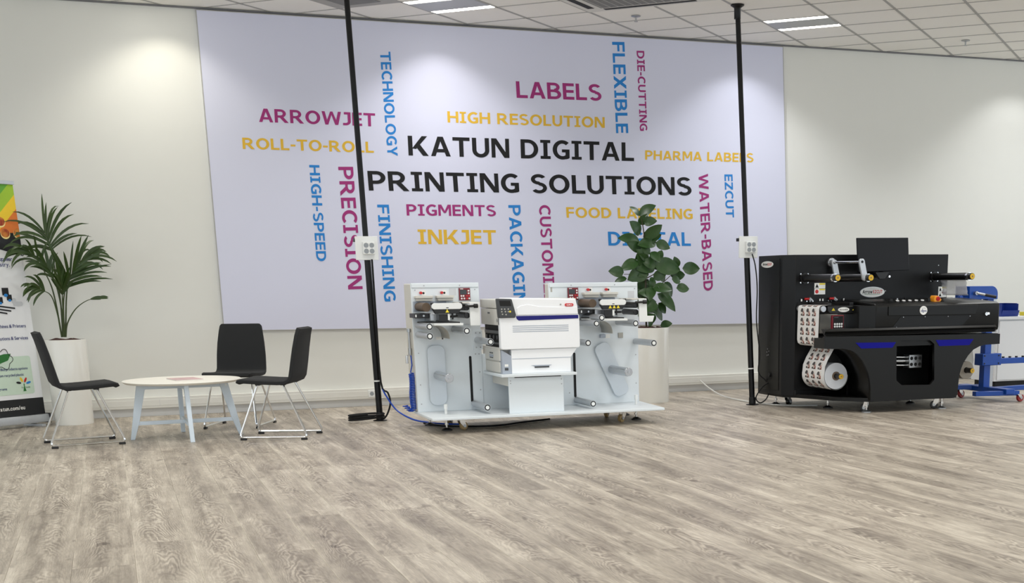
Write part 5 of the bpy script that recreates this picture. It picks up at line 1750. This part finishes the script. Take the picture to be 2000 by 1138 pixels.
# badges and stickers on the upright
ob = K('oval_badge', 'badge_white', lambda b: b.prism(ellipse(6.717, 1.059, 0.132, 0.045), 'y', KF - 0.004, KF - 0.001), cab)
K('badge_rim', 'steel', lambda b: b.prism(ellipse(6.717, 1.059, 0.136, 0.049), 'y', KF - 0.002, KF), ob)
lettering('printed_text', 'Arrow', (6.608, KF - 0.0045, 1.045), (0.108, 0, 0), (0, 0, 0.036), 'ink_black', ob, KO, 0.03)
lettering('printed_text', 'EZCUT', (6.722, KF - 0.0045, 1.047), (0.104, 0, 0), (0, 0, 0.030), 'logo_red', ob, KO, 0.03)
K('badge_underline', 'print_leaf', lambda b: b.box(6.63, 6.80, KF - 0.0046, KF - 0.004, 1.038, 1.041), ob)
for x0, x1, z0, z1 in ((6.09, 6.205, 1.045, 1.148), (7.46, 7.565 - 0.012, 1.0, 1.10)):
    st_ = K('warning_label', 'badge_white', lambda b, a=(x0, x1, z0, z1): b.box(a[0], a[1], KF - 0.0015, KF, a[2], a[3]), cab)
    zm = (z0 + z1) / 2
    xm = x0 + (x1 - x0) * 0.45
    K('label_band', 'warning_yellow', lambda b: b.box(xm, x1 - 0.002, KF - 0.002, KF - 0.001, z1 - 0.016, z1 - 0.002), st_)
    K('label_band', 'warning_yellow' if x0 < 7 else 'maroon', lambda b: b.box(xm, x1 - 0.002, KF - 0.002, KF - 0.001, zm - 0.014, zm - 0.002), st_)
    K('label_line', 'ink_black', lambda b: b.box(x0, x1, KF - 0.002, KF - 0.001, zm - 0.0012, zm + 0.0012), st_)
    K('label_triangle', 'ink_black', lambda b: b.prism([(x0 + 0.008, zm + 0.01), (xm - 0.006, zm + 0.01), ((x0 + xm) / 2, z1 - 0.008)], 'y', KF - 0.002, KF - 0.001), st_)
    if x0 < 7:
        K('label_ring', 'button_red', lambda b: b.cyl(((x0 + xm) / 2, KF - 0.0022, zm - 0.026), ((x0 + xm) / 2, KF - 0.001, zm - 0.026), 0.018, 16), st_)
    else:
        K('label_triangle', 'ink_black', lambda b: b.prism([(x0 + 0.008, z0 + 0.008), (xm - 0.006, z0 + 0.008), ((x0 + xm) / 2, zm - 0.008)], 'y', KF - 0.002, KF - 0.001), st_)
for x, z in ((6.63, 1.305), (6.60, 1.07), (6.86, 1.068), (7.45, 1.30)):
    K('panel_screw', 'steel', lambda b, x=x, z=z: b.cyl((x, KF - 0.003, z), (x, KF, z), 0.005, 8), cab)

# nip station: recess, cross head, gauge box
K('station_recess', 'void_black', lambda b: b.box(5.915, 6.50, KF - 0.004, KF, 0.70, 0.975), cab)
for x in (6.010, 6.273):
    sw = K('pressure_lever', 'button_red', lambda b, x=x: b.cyl((x - 0.035, KF - 0.03, 1.006), (x + 0.01, KF - 0.03, 1.006), 0.010, 12), cab)
    K('lever_body', 'aluminium', lambda b, x=x: (b.cyl((x + 0.012, KF - 0.03, 1.012), (x + 0.04, KF - 0.03, 0.99), 0.014, 12), b.cyl((x + 0.02, KF, 1.0), (x + 0.02, KF - 0.04, 1.0), 0.012, 12)), sw)
for x in (5.95, 6.145, 6.175, 6.40):
    K('guide_pin', 'plastic_white', lambda b, x=x: b.cyl((x, KF - 0.012, 0.985), (x, KF - 0.012, 1.006), 0.007, 10), cab)
hd = K('cross_head', 'part_black', lambda b: b.prism([(5.985, 0.905), (6.01, 0.88), (6.27, 0.875), (6.30, 0.895), (6.295, 0.945), (5.985, 0.95)], 'y', 10.56, 10.66), bevel=0.006)
for x in (6.02, 6.25):
    K('head_post', 'part_black', lambda b, x=x: b.box(x, x + 0.04, 10.62, KF, 0.93, 0.975), hd, 0.003)
    for e_ in (-0.012, 0.02, 0.052):
        K('head_bolt', 'chrome', lambda b, x=x, e_=e_: b.cyl((x + e_, KF - 0.01, 0.985), (x + e_, KF, 0.985), 0.006, 8), hd)
ho_ = K('head_badge', 'badge_white', lambda b: b.prism(ellipse(6.15, 0.913, 0.058, 0.021), 'y', 10.554, 10.561), hd)
lettering('printed_text', 'ArrowEZ', (6.107, 10.553, 0.907), (0.086, 0, 0), (0, 0, 0.013), 'ink_black', ho_, KO, 0.03)
for cx in (6.045, 6.262):
    K('warning_triangle', 'warning_yellow', lambda b, cx=cx: b.prism([(cx - 0.018, 0.905), (cx + 0.018, 0.905), (cx, 0.93)], 'y', 10.557, 10.561), hd)
K('drive_roller', 'steel', lambda b: b.cyl((5.925, KF - 0.01, 0.922), (5.925, 10.525, 0.922), 0.027, 22), bevel=0.002)
K('head_bar', 'chrome', lambda b: b.cyl((6.03, KF - 0.03, 0.955), (6.36, KF - 0.03, 0.957), 0.007, 10), hd)
gb = K('gauge_block', 'web_grey', lambda b: b.box(6.00, 6.36, 10.72, 10.86, 0.70, 0.868), bevel=0.004)
K('gauge_face', 'steel', lambda b: b.box(6.18, 6.34, 10.70, 10.72, 0.70, 0.87), gb, 0.003)
dp = K('control_display', 'maroon', lambda b: b.box(6.02, 6.14, 10.53, 10.56, 0.72, 0.866), None, 0.004)
K('display_screen', 'void_black', lambda b: b.box(6.029, 6.131, 10.527, 10.531, 0.73, 0.858), dp, 0.001)
K('display_header', 'display_dark', lambda b: b.box(6.036, 6.08, 10.525, 10.528, 0.843, 0.851), dp)
for ix in range(4):
    for iz in range(2):
        K('display_button', 'button_white', lambda b, ix=ix, iz=iz: b.cyl((6.045 + ix * 0.0235, 10.524, 0.788 - iz * 0.022), (6.045 + ix * 0.0235, 10.528, 0.788 - iz * 0.022), 0.009, 12), dp)
K('air_knob', 'web_grey', lambda b: (b.cyl((6.31, 10.60, 0.765), (6.40, 10.60, 0.76), 0.022, 14),), None, 0.004)

# lower unwind and waste spindles
def spindle(x, z, y1):
    sp = K('spindle', 'part_black', lambda b: b.cyl((x, KF, z), (x, y1 + 0.01, z), 0.024, 20), bevel=0.002)
    K('spindle_cap', 'gold', lambda b: b.cyl((x, y1, z), (x, y1 + 0.012, z), 0.0225, 20), sp)
    K('cap_bolt', 'core_brown', lambda b: b.cyl((x, y1 - 0.002, z), (x, y1 + 0.001, z), 0.006, 8), sp)


spindle(6.07, 0.325, 10.43)
spindle(7.475, 0.330, 10.40)

for x, y, an in ((6.33, 10.40, 2.4), (7.06, 10.36, 2.6), (5.98, 11.30, 0.5), (7.3, 11.4, 1.0)):
    caster(bk, KO, x, y, 'rubber_black', an, 0.036, 0.10)
for x, y in ((6.20, 10.90), (6.30, 10.36), (7.10, 10.34), (7.12, 10.90), (5.93, 11.45)):
    level_foot(bk, KO, x, y, 0.10, 'part_black' if y > 10.5 else 'steel')


# rolls: wound paper on core, threaded through the machine
def uv_strip(mb, rows, width_pts, row_len):
    """rows: path points (x, z); one quad per step, u across the web, v along it"""
    bm = mb.bm
    uvl = bm.loops.layers.uv.new('UVMap')
    ya, yb = width_pts
    acc = [0.0]
    for p, q_ in zip(rows, rows[1:]):
        acc.append(acc[-1] + math.dist(p, q_))
    A = [bm.verts.new((x, ya, z)) for x, z in rows]
    B = [bm.verts.new((x, yb, z)) for x, z in rows]
    for k in range(len(rows) - 1):
        f = bm.faces.new((A[k], A[k + 1], B[k + 1], B[k]))
        for lp_, uv in zip(f.loops, ((0, acc[k]), (0, acc[k + 1]), (1, acc[k + 1]), (1, acc[k]))):
            lp_[uvl].uv = (uv[0], uv[1] / row_len)


LO = (6.07, 10.74, 0.325)
lr = thing('label_roll', 'roll of printed labels on the lower left spindle of the black machine', 'label roll', LO)
YA, YB = 10.95, 10.53
mb = MB(LO)
mb.bm.verts.ensure_lookup_table()
ring_out = [(6.07 + 0.118 * math.cos(a), 0.325 + 0.118 * math.sin(a)) for a in [2 * math.pi * k / 40 for k in range(40)]]
ring_in = [(6.07 + 0.040 * math.cos(a), 0.325 + 0.040 * math.sin(a)) for a in [2 * math.pi * k / 40 for k in range(40)]]


def annulus(mb, ro, ri, y0, y1):
    bm = mb.bm
    V = [[bm.verts.new((x, y, z)) for x, z in r] for r in (ro, ri) for y in (y0, y1)]
    n = len(ro)
    for k in range(n):
        j = (k + 1) % n
        bm.faces.new((V[0][k], V[0][j], V[1][j], V[1][k]))
        bm.faces.new((V[2][k], V[3][k], V[3][j], V[2][j]))
        bm.faces.new((V[0][k], V[2][k], V[2][j], V[0][j]))
        bm.faces.new((V[1][k], V[1][j], V[3][j], V[3][k]))


annulus(mb, ring_out, ring_in, YB, YA)
mb.build('wound_paper', 'roll_paper', lr)
mb = MB(LO)
annulus(mb, [(6.07 + (x - 6.07) * 1.0, z) for x, z in ring_in], [(6.07 + (x - 6.07) * 0.62, 0.325 + (z - 0.325) * 0.62) for x, z in ring_in], YB - 0.006, YA)
mb.build('cardboard_core', 'core_brown', lr)
path = [(6.062, 0.60), (6.035, 0.555), (5.985, 0.475), (5.955, 0.41)]
for k in range(22):
    a = math.radians(165 + k * 9.5)
    path.append((6.07 + 0.124 * math.cos(a), 0.322 + 0.124 * math.sin(a)))
mb = MB(LO)
uv_strip(mb, path, (YA, YB), 0.085)
mb.build('printed_web', 'label_web_print', lr)
path = [(6.06, 0.953), (5.99, 0.955), (5.93, 0.953)]
for k in range(1, 7):
    a = math.radians(90 + k * 15)
    path.append((5.925 + 0.031 * math.cos(a), 0.922 + 0.031 * math.sin(a)))
path += [(5.892, 0.80), (5.889, 0.70), (5.889, 0.64), (5.897, 0.612), (5.92, 0.595), (5.97, 0.586), (6.06, 0.602)]
mb = MB(LO)
uv_strip(mb, path, (YA, YB + 0.02), 0.085)
mb.build('printed_web', 'label_web_print', lr)

WR = (7.475, 10.7, 0.33)
wr = thing('waste_roll', 'roll of stripped label waste on the lower right spindle of the black machine', 'waste roll', WR)
mb = MB(WR)
ro = [(7.475 + 0.083 * math.cos(a), 0.33 + 0.083 * math.sin(a)) for a in [2 * math.pi * k / 36 for k in range(36)]]
ri = [(7.475 + 0.028 * math.cos(a), 0.33 + 0.028 * math.sin(a)) for a in [2 * math.pi * k / 36 for k in range(36)]]
annulus(mb, ro, ri, 10.50, 10.92)
mb.build('wound_waste', 'waste_paper', wr)
mb = MB(WR)
mb.strip([[(x, 10.93, z), (x, 10.51, z)] for x, z in ((7.55, 0.36), (7.56, 0.42), (7.545, 0.50), (7.53, 0.575))])
mb.build('waste_web', 'clear_film', wr)
# clear film hanging from the upper right roller
rr = random.Random(21)
mb = MB((7.43, 10.7, 1.16))
rows = []
for i in range(9):
    z = 1.165 - i * 0.018
    rows.append([(7.432 + rr.uniform(-0.007, 0.007) + 0.004 * i, 10.92 - k * 0.045, z) for k in range(10)])
mb.strip(rows)
o = mb.build('plastic_film', 'clear_film', None, thick=0.0008)
o.location = (7.43, 10.7, 1.16)
tag(o, 'piece of clear crinkled film hanging from the upper right roller of the black machine', 'film')

# ================================================================== BLUE STAND
BO = (8.02, 10.95, 0)
bs = thing('blue_winder_stand', 'blue steel winder stand on red casters behind the black machine', 'stand', BO)


def S(name, m, fn, parent=None, bevel=0.0):
    mb = MB(BO)
    fn(mb)
    return mb.build(name, m, parent or bs, bevel)


S('post', 'stand_blue', lambda b: b.box(7.985, 8.06, 10.92, 11.0, 0.06, 1.0), bevel=0.004)
S('post_rail', 'steel', lambda b: b.box(8.06, 8.10, 10.925, 10.99, 0.06, 1.0), bevel=0.003)
arcp = [(7.74, 0.975)] + [(7.74, 1.10)] + [(8.00 + 0.075 * math.sin(a), 1.025 + 0.075 * math.cos(a)) for a in [math.pi / 2 * k / 8 for k in range(9)]] + [(8.075, 0.975)]
hd_ = S('hood', 'stand_blue', lambda b: b.prism(arcp, 'y', 10.88, 11.12), bevel=0.004)
S('hood_arm', 'stand_blue', lambda b: (b.box(7.52, 7.90, 10.90, 10.93, 0.965, 0.995), b.cyl((7.66, 10.895, 0.995), (7.66, 10.935, 0.995), 0.02, 14)), hd_, 0.003)
S('arm_knob', 'part_black', lambda b: b.cyl((7.50, 10.915, 0.98), (7.57, 10.915, 0.98), 0.018, 14), hd_, 0.003)
S('crank_handle', 'steel', lambda b: (b.cyl((7.80, 10.88, 1.035), (7.80, 10.84, 1.035), 0.018, 14), b.cyl((7.80, 10.845, 1.035), (7.97, 10.80, 1.0), 0.012, 12)), hd_)
S('crank_grip', 'part_black', lambda b: b.cyl((7.88, 10.825, 1.018), (7.99, 10.795, 0.996), 0.014, 12), hd_)
cl_ = S('arm_clamp', 'stand_blue', lambda b: b.box(7.935, 8.16, 10.88, 11.02, 0.335, 0.45), bevel=0.006)
S('support_arm', 'stand_blue', lambda b: b.box(8.10, 9.0, 10.90, 10.97, 0.345, 0.40), cl_, 0.004)
for x in (8.22, 8.30, 8.38, 8.46):
    S('arm_screw', 'part_black', lambda b, x=x: b.cyl((x, 10.935, 0.40), (x, 10.935, 0.415), 0.014, 12), cl_)
for dx in (0.02, 0.19):
    for dz in (0.02, 0.095):
        S('clamp_screw', 'part_black', lambda b, dx=dx, dz=dz: b.cyl((7.935 + dx, 10.875, 0.335 + dz), (7.935 + dx, 10.88, 0.335 + dz), 0.008, 8), cl_)
base = S('base_frame', 'stand_blue', lambda b: b.box(7.99, 8.09, 10.55, 11.35, 0.075, 0.125), bevel=0.004)
S('base_leg', 'stand_blue', lambda b: b.prism([(7.62, 11.24), (7.66, 11.30), (8.12, 11.16), (8.10, 11.08)], 'z', 0.085, 0.13), base, 0.004)
S('base_leg', 'stand_blue', lambda b: b.prism([(7.72, 10.67), (7.72, 10.73), (8.16, 10.62), (8.15, 10.55)], 'z', 0.06, 0.105), base, 0.004)
S('base_leg', 'stand_blue', lambda b: b.prism([(8.0, 10.85), (8.0, 10.92), (8.95, 11.05), (8.95, 10.98)], 'z', 0.075, 0.12), base, 0.004)
for x, y, an in ((7.90, 11.20, 0.2), (7.70, 11.24, 0.6), (8.14, 10.56, 0.1), (8.9, 11.0, 0.3)):
    caster(bs, BO, x, y, 'caster_red', an, 0.038, 0.088 if x != 8.14 else 0.075)

# ================================================================== WHITE CABINET WITH BIN AND BOX
CO = (9.75, 12.2, 0)
cb_ = thing('sliding_door_cabinet', 'low white sliding door cabinet with black plinth at the right edge', 'cabinet', CO)


def Z(name, m, fn, parent=None, bevel=0.0):
    mb = MB(CO)
    fn(mb)
    return mb.build(name, m, parent or cb_, bevel)


CFY = 12.0
Z('body', 'cabinet_white', lambda b: b.box(8.93, 10.55, CFY + 0.02, CFY + 0.45, 0.07, 0.735), bevel=0.002)
Z('plinth', 'void_black', lambda b: b.box(8.96, 10.52, CFY + 0.04, CFY + 0.42, 0.0, 0.07))
Z('worktop', 'cabinet_white', lambda b: b.box(8.90, 10.58, CFY - 0.015, CFY + 0.46, 0.735, 0.765), bevel=0.002)
for x0, x1, dy in ((8.955, 9.52, 0.004), (9.50, 10.53, 0.012)):
    d_ = Z('sliding_door', 'cabinet_white', lambda b, x0=x0, x1=x1, dy=dy: b.box(x0, x1, CFY + dy, CFY + dy + 0.012, 0.085, 0.72), bevel=0.002)
    hx = x1 - 0.045 if x0 < 9 else x1 - 0.06
    Z('recessed_handle', 'web_grey', lambda b, hx=hx, dy=dy: b.prism(rrect(hx - 0.012, hx + 0.012, 0.46, 0.60, 0.011), 'y', CFY + dy - 0.002, CFY + dy + 0.001), d_)

BNO = (9.19, 12.12, 0.765)
bn = thing('storage_bin', 'open blue plastic storage bin on top of the white cabinet', 'bin', BNO)
mb = MB(BNO)
x0, x1, y0, y1 = 9.0, 9.225, 12.03, 12.30
mb.box(x0, x1, y0 + 0.02, y1, 0.766, 0.774)
mb.box(x0, x0 + 0.006, y0 + 0.02, y1, 0.770, 0.90)
mb.box(x1 - 0.006, x1, y0 + 0.02, y1, 0.770, 0.90)
mb.box(x0, x1, y1 - 0.006, y1, 0.770, 0.90)
mb.prism([(y0 + 0.02, 0.770), (y0 - 0.005, 0.83), (y0 + 0.001, 0.83), (y0 + 0.026, 0.770)], 'x', x0, x1)
mb.build('bin_body', 'bin_blue', bn, 0.002)
mb = MB(BNO)
for a_ in ((x0 - 0.012, x0 + 0.006, y0 + 0.06, y1), (x1 - 0.006, x1 + 0.012, y0 + 0.06, y1), (x0, x1, y1 - 0.006, y1 + 0.01)):
    mb.box(*a_, 0.892, 0.905)
mb.build('bin_rim', 'bin_blue', bn, 0.002)

YO = (9.61, 12.15, 0.765)
yb_ = thing('yellow_box', 'flat yellow box on the white cabinet at the right edge', 'box', YO)
mb = MB(YO)
mb.box(9.42, 9.80, 12.05, 12.28, 0.7655, 0.795)
mb.build('box_body', 'box_yellow', yb_, 0.002)
mb = MB(YO)
mb.box(9.415, 9.805, 12.045, 12.285, 0.795, 0.806)
mb.build('box_lid', 'box_yellow', yb_, 0.002)
